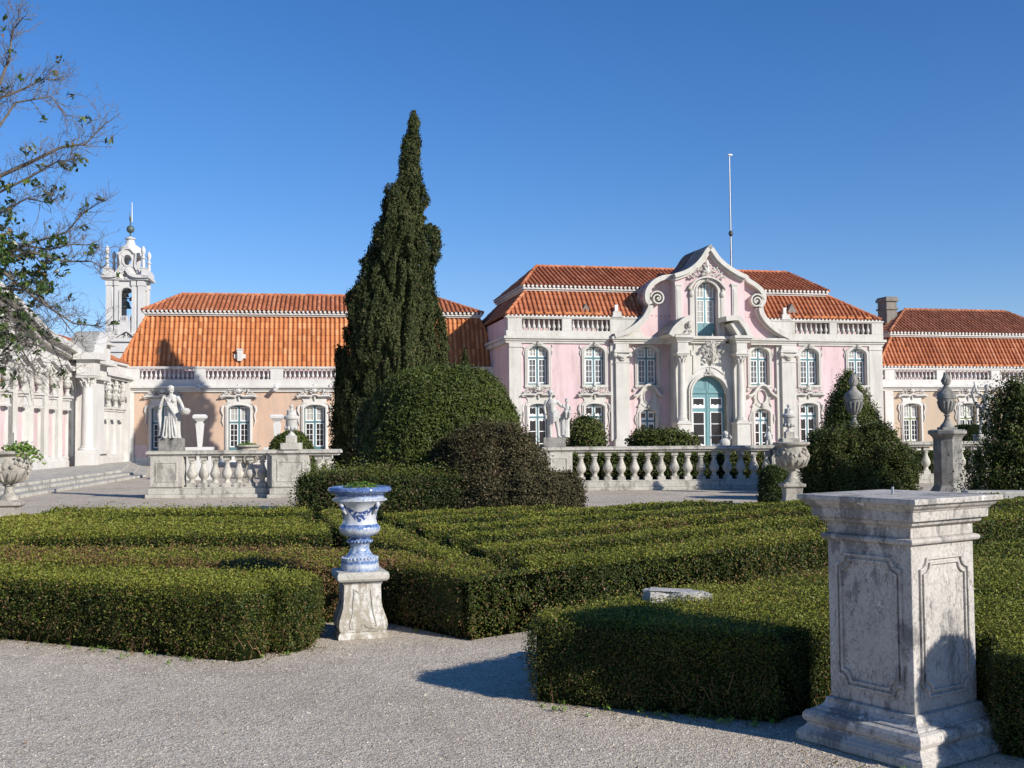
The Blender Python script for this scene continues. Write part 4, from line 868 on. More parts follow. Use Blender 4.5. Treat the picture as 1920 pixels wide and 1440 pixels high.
for i in range(60):
    uu = RT(1650, 670, .7)[0]+i*.62
    mt.tube([(uu, .68, 6.24), (uu+.42, .68, 6.25)], .08, 6)
mt.build('loose_ridge_tiles', 'tile_orange', rroof)
de = MB(); dentil_row(de, (0.3, .45, 6.13), (RW_, .45, 6.13)); de.build('eave_tile_mortar', 'whitestone', rroof)

# flagpole behind the pavilion
fx, fy, _ = AT(1371, 500, 78); zt_ = AT(1370, 292, 78)[2]
fp = empty('flagpole', (fx, fy, 0), 0, 'tall thin grey flagpole rising behind the pink pavilion roof', 'flagpole')
m = MB(); m.tube([(0, 0, 0), (0, 0, zt_*.6), (0, 0, zt_)], [.085, .07, .04], 8); m.build('pole', 'pole', fp)
m = MB(); m.tube([(.10, 0, 6), (.08, 0, zt_*.97)], .012, 4); m.build('halyard', 'iron', fp); m = MB(); m.ell((.05, 0, zt_+.05), (.2, .1, .08), 8, 5); m.build('finial', 'white', fp)
m = MB(); m.ell((0, -.05, AT(1370, 438, 78)[2]), (.16, .16, .22), 8, 5); m.build('cleat', 'iron', fp)
# ------------------------------------------------ ARCADE WING on the left, running towards the camera
AL = 34.0; AF = Frame(-23.5+AL*.087, 68-AL*.996, 95); T = AF.uz
arc_ = empty('palace_arcade', (AF.o[0], AF.o[1], 0), R(95), 'long white and pale pink arcade with wall busts and giant columns at the left edge', 'palace wing')
U = lambda t: AL-t
wins = [11.2+2.1*i for i in range(11)]; wn = [(round(U(t)-.5, 3), round(U(t)+.5, 3), .5, 4.75) for t in wins]
w2 = [1.7, 3.2, 4.7]
m = wall_mesh(0, AL, 0, 5.4, wn); m.box(0, .5, 0, AL, 7, 5.4); m.build('wall', 'whitestone', arc_)
m = MB(); edges = sorted([0.0]+sum([[a-.17, b+.17] for a, b, _, _ in wn], [])+[U(10.2)]); e = [x for x in edges if 0 <= x <= U(10.1)]
for a, b in zip(e[0::2], e[1::2]):
    if b-a > .2: m.box(a, -.05, .8, b, .01, 4.9)
m.build('pink_panel', 'pink', arc_)
sm = MB(); inn = archpts(.5, 4.25, .5, 10); out = [(x*1.3, z+.17) for x, z in inn]; out[0] = (-.65, 0); out[-1] = (.65, 0); sm.ring(out, inn, -.12, .3); sm.ring([(x*1.2, z+.11 if z > 0 else 0) for x, z in inn], [(x*1.08, z+.03 if z > 0 else 0) for x, z in inn], -.17, -.1)
bx = [(x*1.02, 4.27 if z > 3.76 else z) for x, z in inn]; sm.ring(bx, inn, .0, .3); orn(sm, 0, 4.3, .7, .4, -.12, 4, 6, .09); sme = sm.mesh('window_surround', 'whitestone', 40)
shm = MB().box(-.5, .28, 0, .5, .33, 3.7).box(-.03, .26, 0, .03, .29, 3.7).box(-.5, .25, 1.2, .5, .29, 1.3).mesh('shutter', 'white'); dkm = MB().box(-.5, .36, 3.6, .5, .4, 4.25).mesh('window', 'glass')
for a, b, z0, z1 in wn:
    u = (a+b)/2; inst('window_surround', sme, arc_, (u, 0, z0)); k = inst('window', dkm, arc_, (u, 0, z0)); inst('shutter', shm, k)
tr = MB(); tr.box(0, -.22, 0, AL, .02, .55); tr.box(0, -.16, .55, AL, .015, .72)
n_ = 90; cu = []
for i in range(n_+1):
    u = AL*i/n_; t = AL-u; ph = (t-11.2)/2.1; bumpz = (.16*math.cos(2*math.pi*ph) if t > 10.3 else 0); cu.append((u, 5.32+bumpz))
tr.band(cu, .16, -.55, .02, 1); tr.band([(u, z-.16) for u, z in cu], .14, -.38, .015, 1); tr.band([(u, z-.30) for u, z in cu], .26, -.14, .01, 1)
tr.box(0, -.12, 5.4, AL, .3, 5.62); tr.box(0, -.2, 5.98, AL, .36, 6.1); tr.box(0, -.06, 5.62, AL, .28, 5.98)
for t in wins: orn(tr, U(t), 4.75, 1.2, .8, -.22, int(t*7), 12, .13); orn(tr, U(t)-1.05, 4.7, .9, .6, -.16, int(t*5), 8, .12)
for t in (1.0, 2.4, 3.9, 5.4): tr.box(U(t)-.14, -.12, .6, U(t)+.14, 0, 4.9)
for t in w2: orn(tr, U(t), 4.35, 1.2, .9, -.2, int(t*9), 12, .13)
for a, b in ((.0, .7), (5.9, 7.2)): tr.box(U(b), -.35, 0, U(a), .02, 5.0)
tr.build('stone_trim', 'whitestone', arc_, bevel=.01)
def bust(seed=0, h=1.25):
    # draped bust on a small socle
    r = random.Random(seed); b = MB(); b.lathe([(.17, 0), (.19, .05), (.1, .12), (.08, .25), (.12, .3), (.12, .34)], seg=12); b.ell((0, 0, .62), (.33, .2, .26), 12, 8); b.ell((-.2, -.02, .70), (.16, .17, .15), 8, 6); b.ell((.2, -.02, .70), (.16, .17, .15), 8, 6)
    b.tube([(0, 0, .75), (.01, -.02, .95)], [.1, .075], 8); b.ell((.02, -.04, 1.08), (.115, .14, .165), 12, 9); b.ell((.02, .02, 1.13), (.14, .15, .15), 10, 7); b.tube([(.02, -.17, 1.1), (.02, -.20, 1.05), (.02, -.165, 1.03)], [.015, .03, .015], 6)
    for k in range(6): a = k*.5-.1; b.tube([(-.3+.05*k, -.12, .82-.03*k), (-.05+.04*k, -.23, .62-.05*k), (.22+.01*k, -.14, .55-.04*k)], [.03, .04, .025], 5)
    o = b.mesh('bust', 'statue', 60); return o
bme = bust(); cons = MB().box(-.34, -.42, 0, .34, 0, .1).box(-.28, -.34, -.12, .28, 0, 0).box(-.22, -.28, -.5, .22, 0, -.12).box(-.28, -.32, -.6, .28, 0, -.5).mesh('console', 'whitestone')
bn = 0; BPOS = [(t+1.05, 3.65) for t in wins[:10]]+[(t, 3.3) for t in w2]
LB = ['first', 'second', 'third', 'fourth', 'fifth', 'sixth', 'seventh', 'eighth', 'ninth', 'tenth', 'eleventh']
for i, (t, z) in enumerate(BPOS):
    c = inst('console', cons, arc_, (U(t), -.05, z)); x, y = AF.w(U(t), -.25)
    o = inst('marble_bust', bme, None, (x, y, z+.1), R(95)+random.uniform(-.3, .3))
    near = i < 10
    tag(o, ('white marble bust on a wall console, %s from the giant column towards the camera' % LB[i]) if near else ('white marble bust on the arcade, %s beyond the giant column' % LB[i-10]), 'bust', 'busts on the consoles of the arcade')
# giant column pair with broken pediment
col = MB(); k = MB()
ut = U(9.4); k.box(ut-1.1, -.95, .55, ut+1.9, 0, 5.0) if False else None
k.box(ut-.75, -.75, .0, ut+2.6, .0, .95); k.box(ut-.6, -.62, .95, ut+2.4, .0, 4.75); k.box(ut-.85, -.9, .8, ut+2.7, .0, .98)
k.box(ut-.85, -.9, 4.75, ut+2.7, 0, 5.0); k.box(ut-.7, -.75, 5.0, ut+2.5, 0, 5.55); k.box(ut-1.1, -1.2, 5.55, ut+2.9, 0, 5.72); k.box(ut-.95, -1.05, 5.72, ut+2.8, 0, 5.9)
k.build('giant_pier', 'whitestone', arc_, bevel=.015)
UC = AF.uz(163, 780, -1.0)[0]; TC = AL-UC; column(arc_, UC, -1.02, .95, 4.8, .30, 'whitestone')
k = MB(); k.box(UC-.6, -1.5, 0, UC+.6, -.6, .95); k.build('column_base', 'whitestone', arc_, bevel=.015)
k = MB()
for t in (TC,): k.box(U(t)-.5, -1.5, 4.8, U(t)+.5, -.6, 5.6); k.box(U(t)-.75-.001*t, -1.75-.001*t, 5.6, U(t)+.75, -.5, 5.95)
cvs = smooth_path([(U(10.5), 5.95), (U(9.9), 6.75), (U(9.1), 7.25), (U(8.4), 7.35)], 5); k.band(cvs, .3, -1.5, .3, 1); k.prism(cvs+[(U(8.4), 5.95)], -1.0, .3)
k.box(U(8.3), -.8, 5.95, U(6.4), .3, 6.7); k.box(U(8.5), -1.05, 6.7, U(6.2), .4, 6.85)
k.build('broken_pediment', 'whitestone', arc_, bevel=.015)
k = MB(); k.box(0, 2.2, 5.4, U(9.3), 6.8, 6.9); k.box(0, 2.0, 6.9, U(9.2), 7, 7.05)
for i in range(9): orn(k, U(11+i*2.3), 6.05, 1.6, .8, 2.15, 70+i, 12, .15)
k.build('attic_wall', 'whitestone', arc_)
rk = [AF.uz(x, y, -.4) for x, y in ((158, 668), (140, 655), (118, 640), (83, 620), (60, 597), (30, 566), (0, 540), (-40, 505))]; rk = smooth_path(rk[::-1], 4)
k = MB(); k.prism([(max(u, 0), z-.1) for u, z in rk]+[(rk[-1][0], 5.5), (0, 5.5)], -.1, .25); k.build('raking_wall', 'whitestone', arc_)
k = MB(); k.band(rk, .30, -.75, .4, 1); k.band([(u, z-.3) for u, z in rk], .22, -.45, .2, 1); k.build('raking_cornice', 'whitestone', arc_)
k = MB(); k.add([(0, 2.3, 7.05), (U(9.6), 2.3, 7.05), (U(9.6), 6.7, 7.05), (0, 6.7, 7.05), (0, 3.0, 8.5), (U(10.6), 3.0, 8.5), (U(10.6), 6, 8.5), (0, 6, 8.5), (0, 4.5, 8.95), (U(11.5), 4.5, 8.95)], [(0, 1, 5, 4), (1, 2, 6, 5), (4, 5, 9, 8), (5, 6, 9), (2, 3, 7, 6), (6, 7, 8, 9)])
k.box(U(12.2), 2.3, 7.3, U(10.9), 3.6, 8.35); k.box(U(12.4), 2.15, 8.35, U(10.7), 3.8, 8.5); k.build('lead_roof', 'lead', arc_)
k = MB(); roof_slope(k, (U(6), -.1, 6.12), (U(-.6), -.1, 6.12), (U(-.6), 3.0, 7.6), (U(6), 3.0, 7.6)); k.build('low_tiled_roof', 'tile_red', arc_)
# broad steps before the arcade
stp = empty('stone_steps', (0, 0, 0), 0, 'three long shallow stone steps running along the foot of the white arcade', 'steps')
ob = [(-13.6, 31), (-15.45, 47.4), (-18.9, 58.5), (-22.4, 66.5), (-22.9, 62), (-20.5, 33.5), (-20.3, 31), (-13.0, 26)]
for i in range(3):
    s = MB(); p = inset(ob if polyarea(ob) > 0 else ob[::-1], .02+.5*i); s.hprism(p, .10*i if i == 0 else .10*i+.001, .10*(i+1)); s.build('step', 'stone', stp, bevel=.015)

# ------------------------------------------------ BELL TOWER
tx, ty, _ = AT(200, 640, 95); TF = Frame(tx, ty, 9); T = TF.uz
tw = empty('bell_tower', (tx, ty, 0), R(9), 'white baroque bell tower with open arch, bells and ball on its spire', 'tower')
TW = T(268, 600)[0]; tz = lambda y, x=234, v=0: T(x, y, v)[1]
zc = tz(515); ao, a1 = T(226, 570)[0], T(249.5, 570)[0]; am = (ao+a1)/2; aw = (a1-ao)/2; at_ = tz(540); ab = tz(603)
m = MB()
def face_pts():
    inn = [(am-aw, ab)]+arc(am, at_-aw, aw, aw, 180, 0, 12)+[(am+aw, ab)]; return inn
inn = face_pts(); h_ = len(inn)//2
for y0, y1 in ((0, .5), (TW-.5, TW)):
    m.prism([(0, ab), (0, zc)]+[(am, zc)]+inn[:h_+1][::-1], y0, y1); m.prism([(TW, ab), (TW, zc), (am, zc)][::-1]+inn[h_:] if False else [(am, zc), (TW, zc), (TW, ab)]+inn[h_:][::-1], y0, y1)
m.box(0, 0, 0, TW, TW, ab-.02)
for x0, x1 in ((0, .5), (TW-.5, TW)):
    m.box(x0, .5, ab, x1, 1.0, zc); m.box(x0, TW-1.0, ab, x1, TW-.5, zc); m.box(x0, 1.0, at_, x1, TW-1.0, zc)
m.box(.1, .1, zc-.3, TW-.1, TW-.1, zc-.05)
m.build('wall', 'tower', tw)
m = MB()
for x0, x1 in ((-.08, .42), (.62, .92), (TW-.92, TW-.62), (TW-.42, TW+.08)):
    m.box(x0, -.12, tz(626), x1, .01, zc-.5); m.box(x0-.05, -.17, zc-.95, x1+.05, .0, zc-.55)
for y0, y1 in ((.0, .5), (TW-.5, TW)): m.box(TW-.01, y0, tz(626), TW+.12, y1, zc-.5); m.box(TW-.01, y0-.05, zc-.95, TW+.17, y1+.05, zc-.55)
inn = face_pts(); m.ring([((x-am)*1.22+am, z+.14) for x, z in inn], [((x-am)*1.04+am, z+.03) for x, z in inn], -.1, .0)
m.box(-.15, -.2, zc-.5, TW+.15, TW+.1, zc-.38); m.box(-.3, -.35, tz(641), TW+.3, TW+.2, tz(634)); m.box(-.12, -.15, tz(634)-.9 if False else tz(660), TW+.12, TW, tz(641))
cp_ = smooth_path([(-.45, zc-.05), (.5, zc-.05), (.95, zc+.12), (am-.05, zc+.62), (TW-1.0, zc+.12), (TW-.5, zc-.05), (TW+.45, zc-.05)], 5); m.band(cp_, .24, -.5, .2, 1); m.band([(x*.97+.04, z-.2) for x, z in cp_], .2, -.3, .2, 1)
m.box(TW-.1, -.5, zc-.28, TW+.5, TW+.4, zc-.05); m.box(-.45, -.4, zc-.28, .1, TW+.4, zc-.05); m.box(TW-.1, -.4, zc-.05, TW+.4, TW+.3, zc+.42); m.box(-.3, -.35, zc-.05, .5, .2, zc+.42); m.box(-.1, .2, zc-.28, TW+.1, TW+.3, zc-.06)
orn(m, am, zc-.55, 1.3, .5, -.12, 77, 8, .1)
m.build('stone_trim', 'tower', tw)
m = MB()   # curved attic with an oculus on the four sides
gl_, gr_ = .35, TW-.35; zt1 = tz(472); z0 = zc+.0
o_ = smooth_path([(gl_, z0), (gl_+.35, z0+.35), (gl_+.62, z0+.95), (gl_+.55, zt1-.1), (am-.55, zt1+.02), (am-.25, zt1+.32), (am, zt1+.38)], 4)
oo = o_+[(2*am-x, z) for x, z in o_[::-1][1:]]; nn_ = len(oo); oc = tz(487); ang = np.linspace(-math.pi*.75, -math.pi*2.25+.0, nn_)
ell_ = [(am+.34*math.cos(a), oc+.44*math.sin(a)) for a in np.linspace(math.pi*1.35, -math.pi*.35, nn_)]
m.ring(oo, ell_, .15, .55); m.prism([(ell_[0][0], z0), (gl_, z0)][::-1]+[ell_[0], (am, oc-.44), ell_[-1], (ell_[-1][0], z0)][0:0]+[(gl_, z0), ell_[0], (am, oc-.44), ell_[-1], (gr_, z0)], .15, .55)
m.ring([(am+.46*math.cos(a), oc+.58*math.sin(a)) for a in np.linspace(0, 6.2, 24)], [(am+.35*math.cos(a), oc+.45*math.sin(a)) for a in np.linspace(0, 6.2, 24)], .08, .16, True)
m.ring(oo, [(x+(am-x)*.12, z-.12) for x, z in oo], .02, .16)
m.ring(oo, ell_, TW-.55, TW-.15)
m.box(am-.9, .5, z0, am-.7, TW-.5, zt1-.1) if False else None
m.lathe([(1.0, tz(474)), (1.02, tz(472)), (.92, tz(468)), (.95, tz(464)), (.86, tz(460)), (.62, tz(456)), (.42, tz(453)), (.34, tz(447)), (.30, tz(444)), (.44, tz(443)), (.44, tz(441)), (.2, tz(440)), (.12, tz(438))], am, TW/2, 20, lobes=8, amp=.08)
m.box(am-.95, TW/2-.95, zt1-.2, am+.95, TW/2+.95, zt1+.02)
for x in (gl_+.5, gr_-.5):
    for y in (.6, TW-.6): m.box(x-.16, y-.16, z0-.2, x+.16, y+.16, zt1-.15)
orn(m, am, tz(468), .5, .5, TW/2-1.0, 78, 5, .08)
m.build('lantern', 'tower', tw, smooth=40)
for x, y in ((.0, .0), (TW, .0), (.0, TW), (TW, TW)):
    m = MB(); m.square([(.24, 0), (.24, .5), (.30, .52), (.30, .6), (.2, .62)], x, y, zc+.0); m.lathe([(.12, .6), (.16, .9), (.13, 1.35), (.24, 1.4), (.24, 1.46), (.12, 1.5), (.1, 1.75), (.2, 1.95), (.19, 2.2), (.06, 2.45), (.02, 2.5)], x, y, 10, zc); m.build('pinnacle', 'tower', tw, smooth=40)
m = MB(); m.tube([(am, TW/2, tz(441)), (am, TW/2, tz(428))], .07, 6); m.ell((am, TW/2, tz(424)), .34, 14, 10); m.tube([(am, TW/2, tz(418)), (am, TW/2, tz(408))], .06, 6); m.ell((am-.02, TW/2, tz(404)), (.1, .06, .25), 6, 5); m.tube([(am-.06, TW/2, tz(404)), (am-.04, TW/2, tz(392))], .04, 5); m.build('spire_ball', 'bronze', tw, smooth=40)
m = MB(); m.tube([(am+.12, TW/2, tz(410)), (am+.12, TW/2, tz(373))], [.045, .03], 5); m.build('lightning_rod', 'pole', tw)
for (x, z, r_, y) in ((am-.16, ab+1.25, .36, .9), (am+.25, ab+.05, .32, 1.3), (am+.2, ab+1.9, .2, 1.0), (am-.1, ab+2.2, .16, .8)):
    m = MB(); m.lathe([(r_, 0), (r_*1.05, .04), (r_*.8, r_*.5), (r_*.62, r_*1.2), (r_*.4, r_*1.6), (r_*.1, r_*1.7), (r_*.1, r_*2.1)], x, y, 14, z); m.build('bell', 'bronze', tw, smooth=50)
m = MB(); m.box(ao, .9, ab+1.2, a1, 1.0, ab+1.28); m.box(ao, .9, ab+2.05, a1, 1.0, ab+2.13); m.box(ao, .85, ab+2.6, a1, .95, ab+2.68); m.build('bell_beam', 'iron', tw)
m = MB(); m.box(ao, .0, ab+.0, a1, .1, ab+.08); m.box(ao, -.0, ab+.42, a1, .12, ab+.5); m.box(am-.1, .01, ab+.08, am+.1, .09, ab+.42)
for i in range(6): x = ao+.12+(a1-ao-.24)*i/5; m.box(x-.035, .03, ab+.08, x+.035, .08, ab+.42)
m.build('balcony', 'tower', tw)
orn_ = MB(); orn(orn_, am, tz(640), 1.6, .7, -.2, 79, 10, .12); cpp = smooth_path([(.5, tz(634)), (am-.5, tz(626)), (am, tz(620)), (am+.5, tz(626)), (TW-.5, tz(634))], 4); orn_.band(cpp, .12, -.4, 0, 1); orn_.build('tower_pediment', 'tower', tw)

# ------------------------------------------------ GARDEN BALUSTRADES
GB = [(.09, 0), (.09, .10), (.098, .11), (.07, .15), (.065, .19), (.08, .22), (.125, .27), (.146, .33), (.143, .38), (.115, .45), (.075, .55), (.06, .62), (.06, .65), (.085, .66), (.085, .69), (.06, .70), (.068, .735)]
def gbal():
    m = MB(); m.lathe(GB, seg=18); m.square([(.11, 0), (.11, .10)], 0, 0); m.square([(.088, .72), (.095, .735), (.095, .84)], 0, 0); return m.mesh('baluster', 'stone', 50)
gbm = gbal(); gbh = MB().lathe([(r, z) for r, z in GB], seg=18).square([(.088, 0), (.088, .10)]).square([(.07, .72), (.075, .735), (.075, .84)]).mesh('baluster', 'stone', 50)
def garden_balustrade(label, o0, ang, L, piers, bals, zb=.30, zt=1.30, y2=None):
    root = empty('stone_balustrade', (o0[0], o0[1], 0), R(ang), label, 'balustrade', 'garden balustrades before the palace')
    m = MB(); m.box(-.12, -.26, 0, L+.12, .26, .10); m.box(-.06, -.20, .10, L+.06, .20, .26); m.box(-.02, -.16, .26, L+.02, .16, zb); m.build('plinth', 'stone', root, bevel=.015)
    m = MB(); m.box(-.06, -.17, zt-.16, L+.06, .17, zt-.10); m.box(-.12, -.23, zt-.10, L+.12, .23, zt-.03); m.box(-.10, -.21, zt-.03, L+.10, .21, zt); m.build('rail', 'stone', root, bevel=.02)
    for a, b in piers:
        m = MB(); m.box(a, -.19, zb, b, .19, zt-.16); w_ = b-a; i = .14
        m.ring([(a+i, zb+i), (a+i, zt-.16-i), (b-i, zt-.16-i), (b-i, zb+i)], [(a+i+.04, zb+i+.04), (a+i+.04, zt-.2-i), (b-i-.04, zt-.2-i), (b-i-.04, zb+i+.04)], -.205, -.18, True)
        m.build('pier', 'stone', root, bevel=.008)
    for a, b, n in bals:
        for k in range(n):
            o = inst('baluster', gbm if (zt-zb) > .8 else gbh, root, (a+(b-a)*(k+.5)/n, 0, zb)); o.rotation_euler.z = 0; o.scale = (1, 1, (zt-.16-zb)/.84)
    return root
a = G(285, 934); b = G(520, 932); Lb = math.hypot(b[0]-a[0], b[1]-a[1]); f1 = Frame(a[0], a[1], 1.0)
pu_ = lambda x: f1.uz(x, 890)[0]
garden_balustrade('weathered white stone balustrade with a draped female statue on its left end pier', a, 1.0, pu_(516), [(0, pu_(346)), (pu_(503), pu_(516))], [(pu_(349), pu_(503), 7)], zt=1.29)
f2 = Frame(*f1.w(pu_(518), -.45), 1.0); p2 = lambda x: f2.uz(x, 890)[0]
garden_balustrade('short grey stained balustrade section beside the brown hedge, carrying a lidded urn', f2.o, 1.0, p2(632), [(0, p2(581))], [(p2(590), p2(622), 2)], zt=1.30)
a3 = G(1022, 921); f3 = Frame(a3[0], a3[1], 3.5); p3 = lambda x: f3.uz(x, 880)[0]
garden_balustrade('long white stone balustrade in front of the pink pavilion between hedge and conical shrub', a3, 3.5, p3(1455), [(0, p3(1072)), (p3(1447), p3(1455))], [(p3(1077), p3(1450), 15)], zt=1.28)
a4 = G(1660, 906.5); f4 = Frame(a4[0], a4[1], 4); p4 = lambda x: f4.uz(x, 860)[0]
garden_balustrade('stone balustrade farther back at the right, behind the tall urn on its pedestal', a4, 4, p4(1990), [(0, p4(1672)), (p4(1835), p4(1866))], [(p4(1680), p4(1835), 7), (p4(1866), p4(1990), 6)], zt=1.32)

# ------------------------------------------------ URNS, PEDESTALS, STATUES
def lidded_urn(name, x, y, z, s, label, rz=0):
    root = empty(name, (x, y, z), rz, label, 'urn', 'lidded urns on the balustrade piers')
    m = MB(); m.square([(.31*s, 0), (.31*s, .22*s)]); m.square([(.16*s, .22*s), (.16*s, .46*s)]); m.build('plinth', 'stone', root, bevel=.01)
    m = MB(); m.lathe([(.14*s, .46*s), (.12*s, .5*s), (.06*s, .56*s), (.06*s, .60*s), (.14*s, .66*s), (.19*s, .76*s), (.19*s, .95*s), (.21*s, .99*s), (.25*s, 1.01*s), (.25*s, 1.05*s)], seg=24)
    for k in range(10): a = k*math.pi/5; m.ell((math.cos(a)*.19*s, math.sin(a)*.19*s, .70*s), (.05*s, .05*s, .07*s), 6, 5)
    m.build('body', 'statue', root, smooth=45)
    m = MB(); m.lathe([(.26*s, 1.05*s), (.25*s, 1.09*s), (.17*s, 1.13*s), (.155*s, 1.22*s), (.12*s, 1.3*s), (.05*s, 1.34*s), (.05*s, 1.38*s), (.08*s, 1.42*s), (.03*s, 1.48*s)], seg=20)
    for k in range(9): a = k*.7; m.ell((math.cos(a)*.12*s, math.sin(a)*.12*s, 1.27*s), (.04*s, .04*s, .05*s), 6, 4)
    m.build('lid', 'statue', root, smooth=45)
x, y = f2.w((0+p2(581))/2, 0); lidded_urn('lidded_urn', x, y, 1.30, .82, 'white lidded stone urn on a stepped plinth, above the grey stained pier')
x, y = f3.w(p3(1481), 0); 
pz_ = MB(); pr_ = empty('stone_pedestal', (x, y, 0), R(3.5), 'square stone end pedestal behind the carved bowl urn at the right', 'pedestal'); pz_.square([(.42, 0), (.42, .1), (.36, .14), (.33, .3), (.33, 1.14), (.40, 1.18), (.42, 1.3)]); pz_.build('shaft', 'stone', pr_, bevel=.01)
lidded_urn('lidded_urn', x, y, 1.30, .80, 'white lidded stone urn above the carved bowl urn, near the conical shrub')
def bowl_urn(x, y, label, rz=0, z0=0, plants=True, ped_=True, seed=3, s=1.0):
    root = empty('stone_bowl_urn', (x, y, z0), rz, label, 'urn', 'carved stone bowl urns of the garden'); root.scale = (s, s, s)
    if ped_:
        m = MB(); m.square([(.27, 0), (.27, .06), (.23, .09), (.19, .2), (.175, .34), (.19, .48)]); m.square([(.21, .48), (.24, .5), (.24, .56)]); m.build('pedestal', 'urnstone', root, bevel=.01)
    m = MB(); m.square([(.17, .56), (.17, .59)]); m.lathe([(.16, .58), (.15, .63), (.085, .70), (.065, .78), (.075, .82), (.11, .84), (.09, .86), (.16, .89), (.25, .95), (.31, 1.03), (.34, 1.12), (.345, 1.2), (.31, 1.28), (.305, 1.34), (.33, 1.36), (.385, 1.39), (.39, 1.42), (.375, 1.44), (.33, 1.44), (.31, 1.36)], seg=32)
    m.build('bowl', 'urnstone', root, smooth=40)
    r = random.Random(seed); m = MB()
    for k in range(70):
        a = r.uniform(0, 6.28); z = 1.18+.07*math.sin(a*5)+r.uniform(-.07, .06); m.ell((math.cos(a)*.34, math.sin(a)*.34, z), (r.uniform(.02, .05),)*3, 6, 4)
    for k in range(14): a = k*.4488; m.tube([(math.cos(a)*.2, math.sin(a)*.2, .90), (math.cos(a)*.29, math.sin(a)*.29, .96), (math.cos(a)*.34, math.sin(a)*.34, 1.06)], [.02, .035, .02], 5)
    m.build('carved_garland', 'urnstone', root, smooth=60)
    return root
def herb(name, x, y, z, r, h, n, label, leaf=.05, cat='plant', mat='herb_leaf', skew=0.0):
    d = rng.normal(size=(n, 3)); d /= np.linalg.norm(d, axis=1)[:, None]; rad = rng.random(n)**.4
    X = d*np.array([r, r, h])*rad[:, None]; X[:, 2] = np.abs(X[:, 2]); X[:, 0] += skew*np.clip(rng.random(n), 0, 1); X[:, 2] -= np.clip(np.linalg.norm(X[:, :2], axis=1)-r*.8, 0, 1)*.8*(skew > 0)
    Q = leaves(X, d, np.full(n, leaf), .7, .7)
    st = MB()
    for k in range(8): a = rng.uniform(0, 6.28); st.tube([(0, 0, -.05), (math.cos(a)*r*.4, math.sin(a)*r*.4, h*.6)], .006, 4)
    o = bpy.data.objects.new(name, leafmesh(name, Q, np.clip(.45+.25*rng.normal(size=n), 0, 1), [mat, 'twig'], st)); link(o); o.location = (x, y, z); tag(o, label, cat)
bx_, by_, _ = AT(1485, 900, 24.0); bowl_urn(bx_, by_, 'weathered carved stone bowl urn on a short pedestal, left of the conical shrub')
bx2, by2, _ = AT(17, 900, 19.6); bowl_urn(bx2, by2, 'weathered carved stone bowl urn on a pedestal at the left edge of the garden', .2)
herb('trailing_plant', bx2+.12, by2-.05, 1.42, .30, .20, 500, 'leafy green plant spilling over the bowl urn at the left edge', .055, skew=.28)
m = MB(); m.tube([(bx2+.02, by2+.1, 1.42), (bx2+.02, by2+.1, 1.76)], .008, 6); o = m.build('metal_rod', 'iron'); tag(o, 'thin dark upright rod stuck in the left bowl urn', 'rod')
bx3, by3, _ = AT(464, 900, 33.2); bowl_urn(bx3, by3, 'stone bowl urn standing just behind the left balustrade', .1, seed=9, s=.98)
herb('potted_plant', bx3, by3, 1.40, .30, .10, 160, 'small green plants in the bowl urn behind the left balustrade', .06)
def tall_urn(x, y, label, lab2, leaf_stain=True):
    p = empty('tall_pedestal', (x, y, 0), R(20), lab2, 'pedestal', 'tall pedestals with grey urns')
    m = MB(); m.lathe([(.50, 0), (.50, .08), (.46, .14), (.40, .22), (.375, .26), (.37, 1.45), (.38, 1.46), (.40, 1.50), (.45, 1.55), (.50, 1.58), (.50, 1.66), (.42, 1.69)], seg=8, rot=.5); m.build('shaft', 'greystone', p, bevel=.01)
    u_ = empty('tall_stone_urn', (x, y, 1.69), 0, label, 'urn', 'tall grey urns with carved flames')
    m = MB(); m.square([(.19, 0), (.19, .06)]); m.lathe([(.18, .06), (.17, .1), (.10, .18), (.055, .28), (.05, .33), (.085, .36), (.05, .39), (.11, .44), (.17, .56), (.215, .72), (.235, .84), (.235, .9), (.22, .95), (.15, 1.0), (.1, 1.05), (.07, 1.12), (.06, 1.16), (.09, 1.18)], seg=28)
    for k in range(14): a = k*math.pi/7; m.tube([(math.cos(a)*.12, math.sin(a)*.12, .46), (math.cos(a)*.18, math.sin(a)*.18, .58), (math.cos(a)*.225, math.sin(a)*.225, .73)], [.018, .028, .02], 6)
    m.lathe([(.245, .80), (.25, .82), (.245, .84)], seg=28); m.build('body', 'greystone', u_, smooth=40)
    m = MB(); r = random.Random(5)
    for k in range(9): a = k*.7; m.tube([(math.cos(a)*.06, math.sin(a)*.06, 1.17), (math.cos(a+.5)*.09, math.sin(a+.5)*.09, 1.26), (math.cos(a+1)*.05, math.sin(a+1)*.05, 1.36), (math.cos(a+1.6)*.05, math.sin(a+1.6)*.05, 1.42+r.random()*.08)], [.035, .045, .03, .006], 6)
    m.build('flame', 'greystone', u_, smooth=60)
x, y, _ = AT(1776, 800, 29.0); tall_urn(x, y, 'tall grey stone urn with flame finial on the clear octagonal pedestal at right', 'octagonal grey stained pedestal carrying a tall urn before the right balustrade')
x, y, _ = AT(1602, 800, 29.0); tall_urn(x, y-.0, 'tall dark grey urn rising in front of the conical shrub', 'grey pedestal almost hidden inside the low shrub below the conical one')
